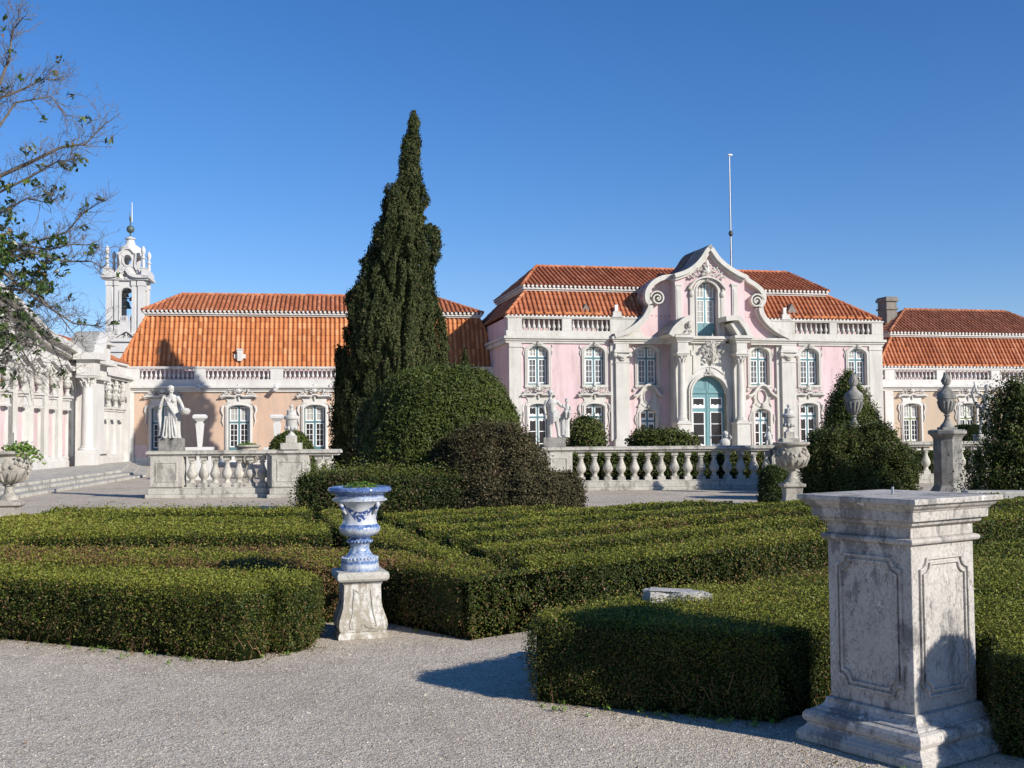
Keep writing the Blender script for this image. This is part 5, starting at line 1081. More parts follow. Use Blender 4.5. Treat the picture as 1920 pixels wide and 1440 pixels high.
# tapered herm pillars on blocks behind the left balustrade
for (px, D_, lb) in ((375, 44.0, 'tapered stone herm pillar standing in the shadow behind the left statue'), (519.5, 44.0, 'tapered stone herm pillar between the bowl urn and lidded urn')):
    x, y, zt_ = AT(px, 777, D_); zb_ = AT(px, 842, D_)[2]; r_ = empty('herm_pillar', (x, y, 0), R(9), lb, 'pillar', 'tapered herm pillars behind the left balustrade')
    m = MB(); m.square([(.46, 0), (.46, zb_-.05), (.5, zb_-.04), (.5, zb_+.08)]); m.build('base', 'whitestone', r_, bevel=.01)
    H_ = zt_-zb_; m = MB(); m.square([(.08, .08), (.10, .3), (.155, H_*.72), (.155, H_*.74)], 0, 0, zb_); m.square([(.11, H_*.74), (.12, H_*.80), (.18, H_*.83), (.18, H_*.86), (.25, H_*.88), (.27, H_*.95), (.2, H_)], 0, 0, zb_); m.build('shaft', 'whitestone', r_, bevel=.01)

def robe(m, c, zs, rx, ry, cx=None, folds=9, amp=.1, seg=56, ph=0):
    vs = []; n = len(zs)
    for j, z in enumerate(zs):
        for i in range(seg):
            a = 2*math.pi*i/seg; k = 1+amp*(j*0+1)*(1-j/(n-1))**.5*math.sin(folds*a+ph+j*.25)+amp*.4*math.sin(folds*2.3*a+1.3+j*.1)
            vs.append((c[0]+(cx[j] if cx else 0)+rx[j]*k*math.cos(a), c[1]+ry[j]*k*math.sin(a), z))
    m.add(vs, [(j*seg+i, j*seg+(i+1) % seg, (j+1)*seg+(i+1) % seg, (j+1)*seg+i) for j in range(n-1) for i in range(seg)]+[tuple(range(seg))[::-1], tuple((n-1)*seg+i for i in range(seg))])
def head(m, c, s=1.0, turn=0.0, hair='bun'):
    x, y, z = c; fx, fy = math.sin(turn), -math.cos(turn)
    m.ell(c, (.078*s, .088*s, .112*s), 14, 10); m.ell((x-fx*.022*s, y-fy*.022*s, z+.035*s), (.086*s, .094*s, .09*s), 14, 9)
    m.ell((x+fx*.05*s, y+fy*.05*s, z-.075*s), (.038*s, .036*s, .03*s), 8, 6)
    m.tube([(x+fx*.085*s, y+fy*.085*s, z+.03*s), (x+fx*.108*s, y+fy*.108*s, z-.015*s), (x+fx*.085*s, y+fy*.085*s, z-.022*s)], [.010*s, .017*s, .009*s], 6)
    sx, sy = math.cos(turn), math.sin(turn)
    for k in (-1, 1): m.ell((x+k*sx*.08*s, y+k*sy*.08*s, z-.005*s), (.014*s, .02*s, .03*s), 6, 5); m.ell((x+fx*.072*s+k*sx*.03*s, y+fy*.072*s+k*sy*.03*s, z+.022*s), (.017*s, .015*s, .010*s), 6, 4)
    if hair == 'bun': m.ell((x-fx*.10*s, y-fy*.10*s, z+.05*s), (.05*s, .05*s, .05*s), 8, 6)
    for k in range(10): a = k*.63; m.ell((x-fx*.03*s+math.cos(a)*.078*s, y-fy*.03*s+math.sin(a)*.085*s, z+.065*s), (.026*s, .026*s, .022*s), 6, 4)
    m.tube([(x-fx*.01, y-fy*.01, z-.20*s), (x, y, z-.06*s)], [.062*s, .05*s], 10)
def hand(m, c, d, s=1.0):
    c = Vector(c); d = Vector(d).normalized(); p = c+d*.045*s; side = d.cross(Vector((0, 1, .2))).normalized(); m.ell(tuple(p), (.036*s, .03*s, .04*s), 8, 6)
    for k in range(4): q = p+side*(k-1.5)*.017*s; l = (.062, .075, .07, .055)[k]*s; m.tube([tuple(q+d*.02*s), tuple(q+d*(.03*s+l*.6)), tuple(q+d*(.03*s+l)+Vector((0, -.012, -.012)))], [.010*s, .009*s, .006*s], 6)
    m.tube([tuple(p-side*.03*s), tuple(p-side*.055*s+d*.04*s)], [.012*s, .008*s], 6)
def remesh(o, v=.014, sm=4):
    v *= .72
    r = o.modifiers.new('fuse', 'REMESH'); r.mode = 'VOXEL'; r.voxel_size = v; r.use_smooth_shade = True
    s = o.modifiers.new('soft', 'SMOOTH'); s.iterations = 2; s.factor = .5; return o
# 1. draped woman with a basket
x, y = f1.w(pu_(313)+.12, 0.02)
st = empty('statue', (x, y, 1.29), 0, 'white marble statue of a draped woman holding a basket, on the left balustrade', 'statue')
m = MB(); m.square([(.30, 0), (.31, .02), (.31, .32), (.29, .34)], sy=.62); m.build('plinth', 'greystone', st, bevel=.01)
m = MB(); robe(m, (0, 0), [.34, .42, .6, .8, .98, 1.1, 1.2, 1.32, 1.45, 1.54], [.25, .235, .2, .185, .18, .165, .135, .155, .16, .08], [.2, .19, .165, .15, .145, .13, .11, .12, .11, .07], [.0, .0, .02, .04, .05, .03, .01, .0, .0, .0], 11, .085)
for k in range(7): m.tube([(-.17+.02*k, -.10, 1.46-.01*k), (-.03+.035*k, -.16, 1.22-.05*k), (.14, -.13, .98-.07*k)], [.02, .03, .018], 6)          # diagonal mantle folds
for k in range(5): m.tube([(-.14+.05*k, -.15, .95), (-.16+.07*k, -.17, .65), (-.19+.09*k, -.19, .38)], [.018, .028, .03], 6)
head(m, (-.02, -.02, 1.68), 1.0, .7); m.ell((-.06, -.11, 1.37), (.06, .05, .055), 8, 6); m.ell((.07, -.11, 1.37), (.06, .05, .055), 8, 6)
m.tube([(.15, -.01, 1.47), (.27, -.05, 1.28), (.36, -.10, 1.10)], [.062, .052, .042], 10); m.tube([(.36, -.10, 1.10), (.41, -.17, 1.07), (.43, -.2, 1.05)], [.042, .035, .03], 9); hand(m, (.43, -.18, 1.05), (.3, -.6, -.3))
m.tube([(-.15, -.01, 1.46), (-.27, -.06, 1.34), (-.30, -.12, 1.18)], [.062, .054, .044], 10); m.tube([(-.30, -.12, 1.18), (-.25, -.16, 1.32), (-.2, -.17, 1.42)], [.044, .035, .03], 9); hand(m, (-.21, -.17, 1.41), (.4, 0, .7))
m.tube([(-.27, -.05, 1.35), (-.33, -.06, 1.0), (-.28, -.08, .6), (-.3, -.06, .4)], [.05, .06, .05, .06], 8); m.ell((-.13, -.2, .36), (.05, .10, .03), 8, 5); m.ell((.12, -.2, .36), (.05, .10, .03), 8, 5)
remesh(m.build('figure', 'statue', st), .013)
m = MB(); m.lathe([(.09, 0), (.13, .05), (.15, .12), (.14, .13)], .43, -.22, 16, .98, sx=1)
for k in range(16): a = k*2.4; rr = .1*math.sqrt(k/16); m.ell((.43+rr*math.cos(a), -.22+rr*math.sin(a), 1.12+.02*random.random()), .035, 6, 5)
m.build('basket', 'statue', st, smooth=60)
# 2. male nude with a child on a support
x, y = f3.w(p3(1040), 0.02)
st = empty('statue', (x, y, 1.28), 0, 'white marble statue of a nude youth beside a small child, on the long balustrade pier', 'statue')
m = MB(); m.square([(.32, 0), (.32, .26), (.30, .28)], sy=.7); m.build('plinth', 'greystone', st, bevel=.01)
m = MB(); zb_ = .28
m.tube([(-.10, -.02, zb_+.04), (-.12, -.01, zb_+.32), (-.09, .0, zb_+.58), (-.07, .0, zb_+.70)], [.042, .056, .085, .10], 12); m.tube([(.12, -.06, zb_+.04), (.09, -.09, zb_+.32), (.05, -.02, zb_+.60), (.04, 0, zb_+.70)], [.042, .056, .085, .10], 12)
m.ell((-.11, -.08, zb_+.03), (.045, .10, .035), 10, 6); m.ell((.13, -.12, zb_+.03), (.045, .10, .035), 10, 6)
m.ell((-.02, 0, zb_+.72), (.145, .105, .11), 14, 9); m.tube([(-.02, 0, zb_+.7), (-.05, -.01, zb_+.86), (-.06, .0, zb_+1.02), (-.07, .0, zb_+1.12)], [.125, .108, .145, .10], 14); m.ell((-.12, -.08, zb_+1.0), (.07, .045, .055), 8, 6); m.ell((.0, -.08, zb_+1.0), (.07, .045, .055), 8, 6)
head(m, (-.10, -.03, zb_+1.29), .92, .4, 'curls'); m.tube([(-.21, 0, zb_+1.08), (-.28, .0, zb_+.88), (-.25, -.05, zb_+.68)], [.055, .046, .034], 10); hand(m, (-.25, -.05, zb_+.67), (.2, -.1, -1), .9)
m.tube([(.07, 0, zb_+1.07), (.2, -.03, zb_+.92), (.33, -.05, zb_+.86)], [.055, .046, .034], 10); hand(m, (.33, -.05, zb_+.86), (1, 0, .2), .9)
for k in range(6): m.tube([(.13+.01*k, -.08, zb_+.80-.04*k), (-.02, -.14, zb_+.70-.05*k), (-.14, -.08, zb_+.62-.05*k)], [.022, .03, .02], 6)
m.tube([(.2, .04, zb_+.0), (.19, .03, zb_+.3), (.23, .02, zb_+.6), (.3, .0, zb_+.72)], [.11, .09, .07, .05], 10)
for k in range(4): m.tube([(.28, -.05+.03*k, zb_+.8), (.24+.02*k, -.06, zb_+.45), (.24+.03*k, -.07, zb_+.06)], [.02, .03, .035], 6)
remesh(m.build('figure', 'statue', st), .012)
m = MB(); m.ell((.38, -.02, zb_+.82), (.09, .08, .11), 10, 7); m.tube([(.38, -.02, zb_+.85), (.38, -.03, zb_+.98)], [.07, .05], 8); head(m, (.38, -.04, zb_+1.06), .7, -.4, 'curls'); m.tube([(.44, -.03, zb_+.92), (.50, -.08, zb_+.84), (.46, -.12, zb_+.8)], [.035, .03, .022], 8); m.tube([(.32, -.03, zb_+.92), (.24, -.08, zb_+.93)], [.035, .022], 8)
m.tube([(.36, -.06, zb_+.76), (.34, -.16, zb_+.72), (.34, -.15, zb_+.56)], [.055, .045, .028], 8); m.tube([(.42, -.06, zb_+.76), (.45, -.15, zb_+.70), (.44, -.13, zb_+.56)], [.055, .045, .028], 8); m.tube([(.38, .0, zb_+.74), (.36, .0, zb_+.4), (.34, .0, zb_+.0)], [.1, .09, .12], 10)
remesh(m.build('child_figure', 'statue', st), .011)
# 3. striding nude behind the right shrubs
x, y = f4.w(p4(1851), 0)
st = empty('statue', (x, y, 1.32), 0, 'white marble statue of a striding nude with raised arm, behind the dark shrub at right', 'statue')
m = MB(); m.square([(.34, 0), (.34, .22)], sy=.7); m.build('plinth', 'stone', st, bevel=.01)
m = MB(); zb_ = .22
m.tube([(-.22, 0, zb_+.04), (-.16, -.04, zb_+.38), (-.08, 0, zb_+.70), (-.05, 0, zb_+.82)], [.045, .062, .09, .11], 12); m.tube([(.24, .05, zb_+.04), (.17, -.03, zb_+.4), (.07, 0, zb_+.72), (.05, 0, zb_+.82)], [.045, .062, .09, .11], 12); m.ell((-.24, -.06, zb_+.03), (.045, .11, .035), 8, 5); m.ell((.27, -.02, zb_+.03), (.045, .11, .035), 8, 5)
m.ell((0, 0, zb_+.84), (.15, .11, .12), 12, 8); m.tube([(0, 0, zb_+.82), (.02, 0, zb_+1.0), (.03, 0, zb_+1.2), (.03, 0, zb_+1.3)], [.13, .11, .155, .11], 14); head(m, (.05, -.03, zb_+1.48), 1.0, -.5, 'curls')
m.tube([(-.12, 0, zb_+1.26), (-.28, -.03, zb_+1.34), (-.36, -.06, zb_+1.56)], [.058, .048, .035], 10); hand(m, (-.36, -.06, zb_+1.57), (-.1, 0, 1)); m.tube([(.18, 0, zb_+1.26), (.29, -.06, zb_+1.08), (.27, -.12, zb_+.9)], [.058, .048, .035], 10); hand(m, (.27, -.12, zb_+.9), (0, -.2, -1))
m.tube([(.14, .08, zb_), (.12, .1, zb_+.5), (.05, .1, zb_+.85)], [.1, .08, .06], 9); m.tube([(-.35, -.06, zb_+1.6), (-.42, 0, zb_+1.3), (-.3, .1, zb_+1.0), (-.1, .12, zb_+.8)], [.03, .05, .05, .04], 7)
remesh(m.build('figure', 'statue', st), .014)
# small cherubs beyond the balustrade
x, y, z = AT(1359, 836, 38.0); st = empty('cherub_bust', (x, y, 0), 0, 'small white cherub bust beyond the balustrade in front of the arched door', 'statue')
m = MB(); m.square([(.2, 0), (.2, z-.15), (.26, z-.1), (.26, z-.05)]); m.build('pedestal', 'stone', st, bevel=.01)
m = MB(); m.ell((0, 0, z+.1), (.19, .14, .17), 12, 8); head(m, (.03, -.02, z+.38), 1.05, .4, 'curls'); m.tube([(.12, 0, z+.18), (.2, -.08, z+.28), (.15, -.12, z+.36)], [.05, .04, .03], 8); remesh(m.build('figure', 'statue', st), .014)
x, y, z = AT(1441, 836, 38.0); st = empty('cherub_statue', (x, y, 0), 0, 'small white standing cherub statue beyond the balustrade, left of the lidded urn', 'statue')
m = MB(); m.square([(.18, 0), (.18, z-.15), (.24, z-.1), (.24, z-.05)]); m.build('pedestal', 'stone', st, bevel=.01)
m = MB(); m.tube([(-.06, 0, z-.05), (-.06, 0, z+.12), (-.03, 0, z+.24)], [.03, .045, .06], 8); m.tube([(.08, 0, z-.05), (.05, -.03, z+.12), (.03, 0, z+.24)], [.03, .045, .06], 8); m.tube([(0, 0, z+.22), (0, -.02, z+.34), (0, 0, z+.46)], [.085, .09, .06], 10); head(m, (.01, -.02, z+.58), .72, .4, 'curls'); m.tube([(-.07, 0, z+.42), (-.15, -.04, z+.30)], [.035, .025], 7); m.tube([(.07, 0, z+.42), (.15, -.03, z+.34), (.13, -.08, z+.24)], [.035, .03, .02], 7); remesh(m.build('figure', 'statue', st), .012)

# ------------------------------------------------ SUNDIAL PEDESTAL (foreground)
TH = 34.4; cx_, cy_ = 2.058, 6.003
sp = empty('sundial_pedestal', (cx_, cy_, 0), R(TH), 'large weathered square stone pedestal with moulded cap and thin gnomon in the right foreground', 'pedestal')
m = MB(); m.square([(.385, 0), (.395, .01), (.395, .045), (.385, .055)]); m.square([(.385, .055), (.385, .06), (.365, .075), (.352, .09), (.35, .10)]); m.square([(.35, .10), (.363, .108), (.37, .125), (.368, .145), (.355, .162), (.335, .17)]); m.square([(.325, .17), (.325, .178), (.30, .19), (.285, .21), (.28, .235), (.2615, .24)])
m.build('base', 'marble', sp, bevel=.004)
m = MB(); m.square([(.2615, .24), (.2615, 1.075)])
def panel(m, hw, z0, z1, ch, y, out=.012, wd=.012):
    def pth(s):
        w_, a, b = hw-s, z0+s, z1-s; c = ch
        q = [(-w_+c, a), (w_-c, a)]+arc(w_, a, c, c, 180, 90, 5)[1:-1]+[(w_, a+c), (w_, b-c)]+arc(w_, b, c, c, 270, 180, 5)[1:-1]+[(w_-c, b), (-w_+c, b)]+arc(-w_, b, c, c, 0, -90, 5)[1:-1]+[(-w_, b-c), (-w_, a+c)]+arc(-w_, a, c, c, 90, 0, 5)[1:-1]
        return q
    for s in (0, .026): m.ring(pth(s), pth(s+wd), y-out, y+.002, True)
panel(m, .205, .31, 1.01, .055, -.2615)
n0 = len(m.v)
m.build('shaft', 'marble', sp, bevel=.004)
for k in (1, 2, 3):
    m2 = MB(); panel(m2, .205, .31, 1.01, .055, -.2615); m2.build('shaft_panel', 'marble', sp, rz=k*math.pi/2)
m = MB(); m.square([(.268, 1.075), (.285, 1.082), (.29, 1.094), (.285, 1.106), (.268, 1.112)]); m.square([(.262, 1.112), (.262, 1.165), (.27, 1.168), (.292, 1.178), (.296, 1.19), (.296, 1.197)]); m.square([(.305, 1.197), (.318, 1.20), (.32, 1.248)]); m.square([(.325, 1.248), (.328, 1.255), (.345, 1.268), (.356, 1.284), (.372, 1.288), (.374, 1.312), (.37, 1.316)])
m.build('cap', 'marble', sp, bevel=.004)
m = MB(); m.tube([(-.02, .02, 1.315), (-.02, .02, 1.355)], .007, 8); m.build('gnomon', 'pole', sp)

# ------------------------------------------------ BLUE AND WHITE VASE
vx, vy = G(675, 1191)
vp = empty('vase_pedestal', (vx, vy, 0), R(16), 'small bulging stone pedestal with flaking white paint under the blue and white vase', 'pedestal')
m = MB(); m.square([(.205, 0), (.205, .035), (.195, .04), (.195, .05), (.185, .055)])
m.square([(.185, .055), (.195, .08), (.20, .11), (.195, .15), (.178, .20), (.162, .25), (.155, .30), (.152, .42), (.155, .44), (.165, .445), (.165, .46)]); m.build('body', 'vasestone', vp, bevel=.012)
m = MB(); m.square([(.175, .46), (.20, .468), (.212, .485), (.213, .515), (.205, .535), (.195, .54)]); m.build('cap', 'stone', vp, bevel=.006)
for k in range(4):
    m = MB(); pth_ = smooth_path([(-.07, .40), (-.075, .30), (-.085, .2), (-.105, .13), (-.10, .09), (-.03, .10), (0, .125), (.03, .10), (.10, .09), (.105, .13), (.085, .2), (.075, .30), (.07, .40)], 3)
    # follows the bulge of the face
    def yy(z): return -np.interp(z, [.055, .08, .11, .15, .20, .25, .30, .42], [.185, .195, .20, .195, .178, .162, .155, .152])
    m.tube([(x, yy(z)-.001, z) for x, z in pth_], .0065, 6); m.tube([(-.07, yy(.4)-.001, .40), (-.03, yy(.4), .37), (0, yy(.4), .365), (.03, yy(.4), .37), (.07, yy(.4)-.001, .40)], .005, 6); m.build('carved_panel', 'stone', vp, rz=k*math.pi/2)
va = empty('azulejo_vase', (vx, vy, .54), R(8), 'blue and white glazed ceramic vase with painted flower swags on a small stone pedestal', 'vase')
m = MB(); m.lathe([(.155, 0), (.157, .01), (.152, .055), (.150, .075), (.15, .09), (.135, .10), (.105, .125), (.082, .16), (.075, .185), (.082, .215), (.10, .225)], seg=48, lobes=8, amp=.05); m.build('foot', 'azulejo', va, smooth=50)
m = MB(); m.lathe([(.06, .25), (.10, .275), (.145, .295), (.166, .325), (.168, .345), (.164, .36), (.148, .375), (.140, .39), (.137, .42), (.142, .47), (.155, .51), (.18, .545), (.205, .565), (.223, .575), (.224, .588), (.20, .596), (.198, .61), (.205, .625), (.225, .638)], seg=64, lobes=8, amp=.035); m.build('body', 'azulejo', va, smooth=50)
m = MB(); m.lathe([(.08, .225), (.10, .235), (.098, .25), (.07, .262)], seg=24); 
for k in range(22): a = k*2*math.pi/22; m.ell((math.cos(a)*.098, math.sin(a)*.098, .238), .013, 7, 5)
for k in range(30): a = k*2*math.pi/30; m.ell((math.cos(a)*.143, math.sin(a)*.143, .100), .0125, 7, 5)
m.build('beading', 'azulejo', va, smooth=60)
m = MB(); m.lathe([(.20, .63), (.245, .64), (.262, .65), (.266, .665), (.258, .682), (.24, .69), (.222, .684), (.21, .66), (.20, .645)], seg=64); m.build('rim', 'azulejo', va, smooth=50)
for a in (.785, 2.356, 3.927, 5.498):
    m = MB(); c_, s_ = math.cos(a), math.sin(a); m.tube([(c_*.205, s_*.205, .565), (c_*.210, s_*.210, .54), (c_*.185, s_*.185, .50), (c_*.16, s_*.16, .47)], [.014, .019, .016, .008], 8); m.build('handle_mask', 'azulejo', va, smooth=60)
herb('vase_plant', vx+.01, vy, 1.195, .17, .075, 420, 'small bright green herb growing in the blue and white vase', .032)

# ------------------------------------------------ loose stones
x, y = G(1268, 1128, .5)
m = MB(); sl = [(-.235, -.055), (-.19, -.10), (-.06, -.085), (.03, -.125), (.14, -.115), (.17, -.06), (.245, -.07), (.225, .02), (.16, .05), (.15, .11), (-.04, .095), (-.15, .12), (-.16, .05), (-.205, .03)]; m.hprism(sl, -.02, .055); m.hprism([(a*.95-.01, b*.9+.006) for a, b in sl], .055, .062); m.hprism([(-.2, -.1), (.02, -.11), (.0, .06), (-.17, .05)], .062, .066)
o = m.build('stone_slab', 'slab', None, (x, y+.06, .508), .05, bevel=.009); o.rotation_euler.y = .06; tag(o, 'broken pale stone slab lying on top of the clipped hedge', 'slab')
x, y = G(1838, 992); m = MB(); m.hprism([(0, 0), (1.2, -.25), (1.5, .9), (.35, 1.1)], 0, .42); m.hprism([(-.05, -.05), (1.25, -.3), (1.3, -.2), (.0, .08)], .42, .5); m.hprism([(.3, .9), (2.4, .5), (2.5, 1.0), (.4, 1.4)], 0, .55)
o = m.build('stone_basin', 'stone', None, (x+.1, y+.6, 0), 0, bevel=.03); tag(o, 'low pale stone basin edge among the hedges at the right border', 'basin')
# ------------------------------------------------ CLIPPED PARTERRE HEDGES (ground-plane polygons, 0.5 m high)
def brown_at(spots):
    def f(X):
        o = np.zeros(len(X))
        for x, y, r, k in spots: o += k*np.exp(-((X[:, 0]-x)**2+(X[:, 1]-y)**2)/(r*r))
        return o*(.5+.8*np.clip(wav(X, 2.2, 77)+.4, 0, 1))
    return f
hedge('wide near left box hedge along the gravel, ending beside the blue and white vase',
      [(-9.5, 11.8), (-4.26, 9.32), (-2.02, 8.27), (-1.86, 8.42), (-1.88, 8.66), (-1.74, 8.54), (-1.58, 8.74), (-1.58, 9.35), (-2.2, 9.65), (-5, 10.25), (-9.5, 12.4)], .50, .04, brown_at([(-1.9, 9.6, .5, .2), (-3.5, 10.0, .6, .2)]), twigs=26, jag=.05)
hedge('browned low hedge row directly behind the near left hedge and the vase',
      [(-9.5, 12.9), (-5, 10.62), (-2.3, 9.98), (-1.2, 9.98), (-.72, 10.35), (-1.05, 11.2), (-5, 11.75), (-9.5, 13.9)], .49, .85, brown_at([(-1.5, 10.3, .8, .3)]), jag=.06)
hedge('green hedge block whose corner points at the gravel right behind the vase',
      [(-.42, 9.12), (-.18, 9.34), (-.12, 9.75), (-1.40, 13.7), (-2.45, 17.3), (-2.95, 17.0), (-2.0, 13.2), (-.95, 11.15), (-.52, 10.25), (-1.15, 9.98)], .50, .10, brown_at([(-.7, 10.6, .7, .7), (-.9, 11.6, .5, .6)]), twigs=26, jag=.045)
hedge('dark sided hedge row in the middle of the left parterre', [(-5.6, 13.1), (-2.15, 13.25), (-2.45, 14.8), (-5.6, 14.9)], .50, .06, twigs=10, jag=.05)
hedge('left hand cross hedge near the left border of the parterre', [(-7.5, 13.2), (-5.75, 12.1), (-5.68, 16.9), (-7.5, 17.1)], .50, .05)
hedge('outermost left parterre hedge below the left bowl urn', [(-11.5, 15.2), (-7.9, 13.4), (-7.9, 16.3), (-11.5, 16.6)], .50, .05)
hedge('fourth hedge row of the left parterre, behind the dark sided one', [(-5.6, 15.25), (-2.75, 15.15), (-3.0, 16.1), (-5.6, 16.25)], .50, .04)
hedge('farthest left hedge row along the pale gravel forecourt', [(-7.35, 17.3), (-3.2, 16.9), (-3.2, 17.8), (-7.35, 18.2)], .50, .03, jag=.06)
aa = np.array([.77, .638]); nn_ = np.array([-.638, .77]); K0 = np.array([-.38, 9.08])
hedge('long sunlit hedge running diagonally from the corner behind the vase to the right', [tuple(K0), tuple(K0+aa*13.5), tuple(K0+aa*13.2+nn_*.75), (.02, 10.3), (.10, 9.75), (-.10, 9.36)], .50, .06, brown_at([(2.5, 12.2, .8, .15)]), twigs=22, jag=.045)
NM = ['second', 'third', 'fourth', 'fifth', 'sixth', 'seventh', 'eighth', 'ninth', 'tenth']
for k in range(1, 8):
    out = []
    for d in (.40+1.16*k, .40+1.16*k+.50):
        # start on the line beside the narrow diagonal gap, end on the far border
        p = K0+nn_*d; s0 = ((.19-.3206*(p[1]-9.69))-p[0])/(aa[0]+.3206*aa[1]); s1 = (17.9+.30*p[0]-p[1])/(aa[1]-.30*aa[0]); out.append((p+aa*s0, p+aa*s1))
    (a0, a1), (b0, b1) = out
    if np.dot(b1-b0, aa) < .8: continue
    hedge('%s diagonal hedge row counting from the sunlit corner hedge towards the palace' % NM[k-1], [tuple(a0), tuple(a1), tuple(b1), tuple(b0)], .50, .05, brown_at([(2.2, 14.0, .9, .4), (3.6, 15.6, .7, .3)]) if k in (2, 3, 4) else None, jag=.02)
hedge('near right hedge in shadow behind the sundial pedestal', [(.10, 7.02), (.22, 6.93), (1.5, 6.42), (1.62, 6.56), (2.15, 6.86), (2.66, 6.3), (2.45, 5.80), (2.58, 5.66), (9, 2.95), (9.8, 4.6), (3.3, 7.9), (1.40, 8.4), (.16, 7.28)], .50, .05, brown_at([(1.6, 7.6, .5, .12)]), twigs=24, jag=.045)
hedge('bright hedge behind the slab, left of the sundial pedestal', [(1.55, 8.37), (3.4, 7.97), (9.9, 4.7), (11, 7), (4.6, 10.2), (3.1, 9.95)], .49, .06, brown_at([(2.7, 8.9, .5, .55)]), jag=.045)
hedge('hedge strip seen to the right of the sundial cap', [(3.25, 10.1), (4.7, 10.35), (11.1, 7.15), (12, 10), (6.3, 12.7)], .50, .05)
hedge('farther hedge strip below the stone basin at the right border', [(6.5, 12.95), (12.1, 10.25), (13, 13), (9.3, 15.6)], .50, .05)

# ------------------------------------------------ TOPIARY AND TREES
def place(me, x, y, label, cat, name, rz=0.0, trunk=None, group=None):
    r = empty(name, (x, y, 0), rz, label, cat, group); inst('crown', me, r)
    h_, rd_ = trunk or (.8, .12); t = MB(); t.tube([(0, 0, 0), (.02, 0, h_*.5), (0, .02, h_)], [rd_*1.3, rd_, rd_*.7], 8); t.build('trunk', 'bark', r); return r
def prof_px(D, cx, rows, depth=None):
    X0 = AT(cx, 800, D)[0]; out = []
    for y, l, r in rows: out.append((AT(cx, y, D)[2], AT(l, y, D)[0]-X0, AT(r, y, D)[0]-X0))
    out.sort(key=lambda q: q[0])
    if out[0][0] > 0.05: out.insert(0, (0.0, out[0][1]*.95, out[0][2]*.95))
    return X0, out
D = 56.5
X0, pf = prof_px(D, 742, [(208, 775, 777), (224, 770, 781), (245, 764, 785), (275, 758, 785), (304, 754, 786), (335, 750, 789), (352, 745, 791), (358, 728, 792), (378, 722, 794), (405, 716, 796), (422, 710, 798), (430, 706, 812), (455, 700, 816), (480, 692, 815), (492, 682, 802), (505, 678, 802), (540, 674, 809), (556, 660, 812), (590, 657, 818), (622, 653, 823), (664, 650, 829), (700, 648, 832), (760, 642, 830), (820, 640, 824), (860, 650, 815)])
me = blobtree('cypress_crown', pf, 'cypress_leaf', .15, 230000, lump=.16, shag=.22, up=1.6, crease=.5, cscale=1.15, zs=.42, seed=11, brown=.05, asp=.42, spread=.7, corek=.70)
place(me, X0, D, 'very tall dark green cypress, widest at the base, before the peach wing', 'tree', 'cypress_tree', trunk=(3, .35))
X0, pf = prof_px(57.5, 640, [(652, 636, 640), (664, 629, 648), (690, 626, 656), (740, 622, 660), (800, 620, 662), (850, 624, 660), (872, 630, 655)])
me = blobtree('small_cypress_crown', pf, 'cypress_leaf', .17, 14000, lump=.15, shag=.2, up=1.2, clumps=160, csize=(.25, .5), seed=12, asp=.42, spread=.7, bias=-.12, corek=.8)
place(me, X0-.0, 57.5, 'small dark columnar cypress touching the left side of the tall cypress', 'tree', 'cypress_tree')
X0, pf = prof_px(44, 871, [(653, 870, 873), (668, 865, 879), (700, 861, 884), (800, 858, 887)])
me = blobtree('small_cypress_crown', pf, 'cypress_leaf', .12, 5000, lump=.08, shag=.12, up=1.2, clumps=80, csize=(.14, .3), seed=13, asp=.42, brown=.15, corek=.7)
place(me, X0, 44, 'slim brownish cypress tip showing above the clipped dome', 'tree', 'cypress_tree')
X0, pf = prof_px(22.2, 830, [(683, 826, 852), (686, 795, 880), (696, 760, 908), (712, 730, 928), (735, 708, 945), (765, 694, 958), (800, 686, 970), (840, 680, 980), (880, 678, 984)])
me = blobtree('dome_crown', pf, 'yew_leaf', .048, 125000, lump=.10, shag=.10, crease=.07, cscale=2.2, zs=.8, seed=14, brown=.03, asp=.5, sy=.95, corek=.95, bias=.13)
place(me, X0, 22.2, 'large clipped dark green dome, taller than a man, in front of the cypress', 'topiary', 'yew_dome')
# brown dying shrubs and the hedge box at the foot of the dome
X0, pf = prof_px(19.9, 940, [(793, 895, 935), (803, 865, 960), (822, 838, 985), (850, 820, 1008), (876, 812, 1030), (890, 808, 1058), (925, 802, 1078), (975, 802, 1086)])
me = blobtree('brown_crown', pf, 'brown_leaf', .045, 75000, lump=.20, shag=.18, crease=.16, cscale=1.9, zs=.7, seed=15, brown=.1, asp=.5, sy=.7, corek=.9, core='core_brown')
place(me, X0, 19.9, 'big half dead reddish brown shrub reaching the ground right of the green dome', 'shrub', 'brown_shrub')
X0, pf = prof_px(20.2, 1045, [(884, 1030, 1060), (900, 1012, 1076), (930, 1002, 1086), (965, 1000, 1090)])
me = blobtree('brown_crown', pf, 'brown_leaf', .05, 16000, lump=.2, shag=.14, seed=16, brown=.1, asp=.5, corek=.9, core='core_brown')
place(me, X0, 20.2, 'low brown shrub at the right end of the rough hedge before the dome', 'shrub', 'brown_shrub')
X0, pf = prof_px(20.6, 668, [(742, 655, 680), (790, 640, 700), (850, 632, 712), (905, 625, 722)])
me = blobtree('shrub_crown', pf, 'yew_leaf', .05, 16000, lump=.2, shag=.12, seed=17, brown=.12, asp=.5, sy=.8, corek=.9, bias=-.08)
place(me, X0, 23.2, 'shaggy dark shrub between the tall cypress and the dome', 'shrub', 'yew_shrub')
hl = G(566, 983)[0]; 
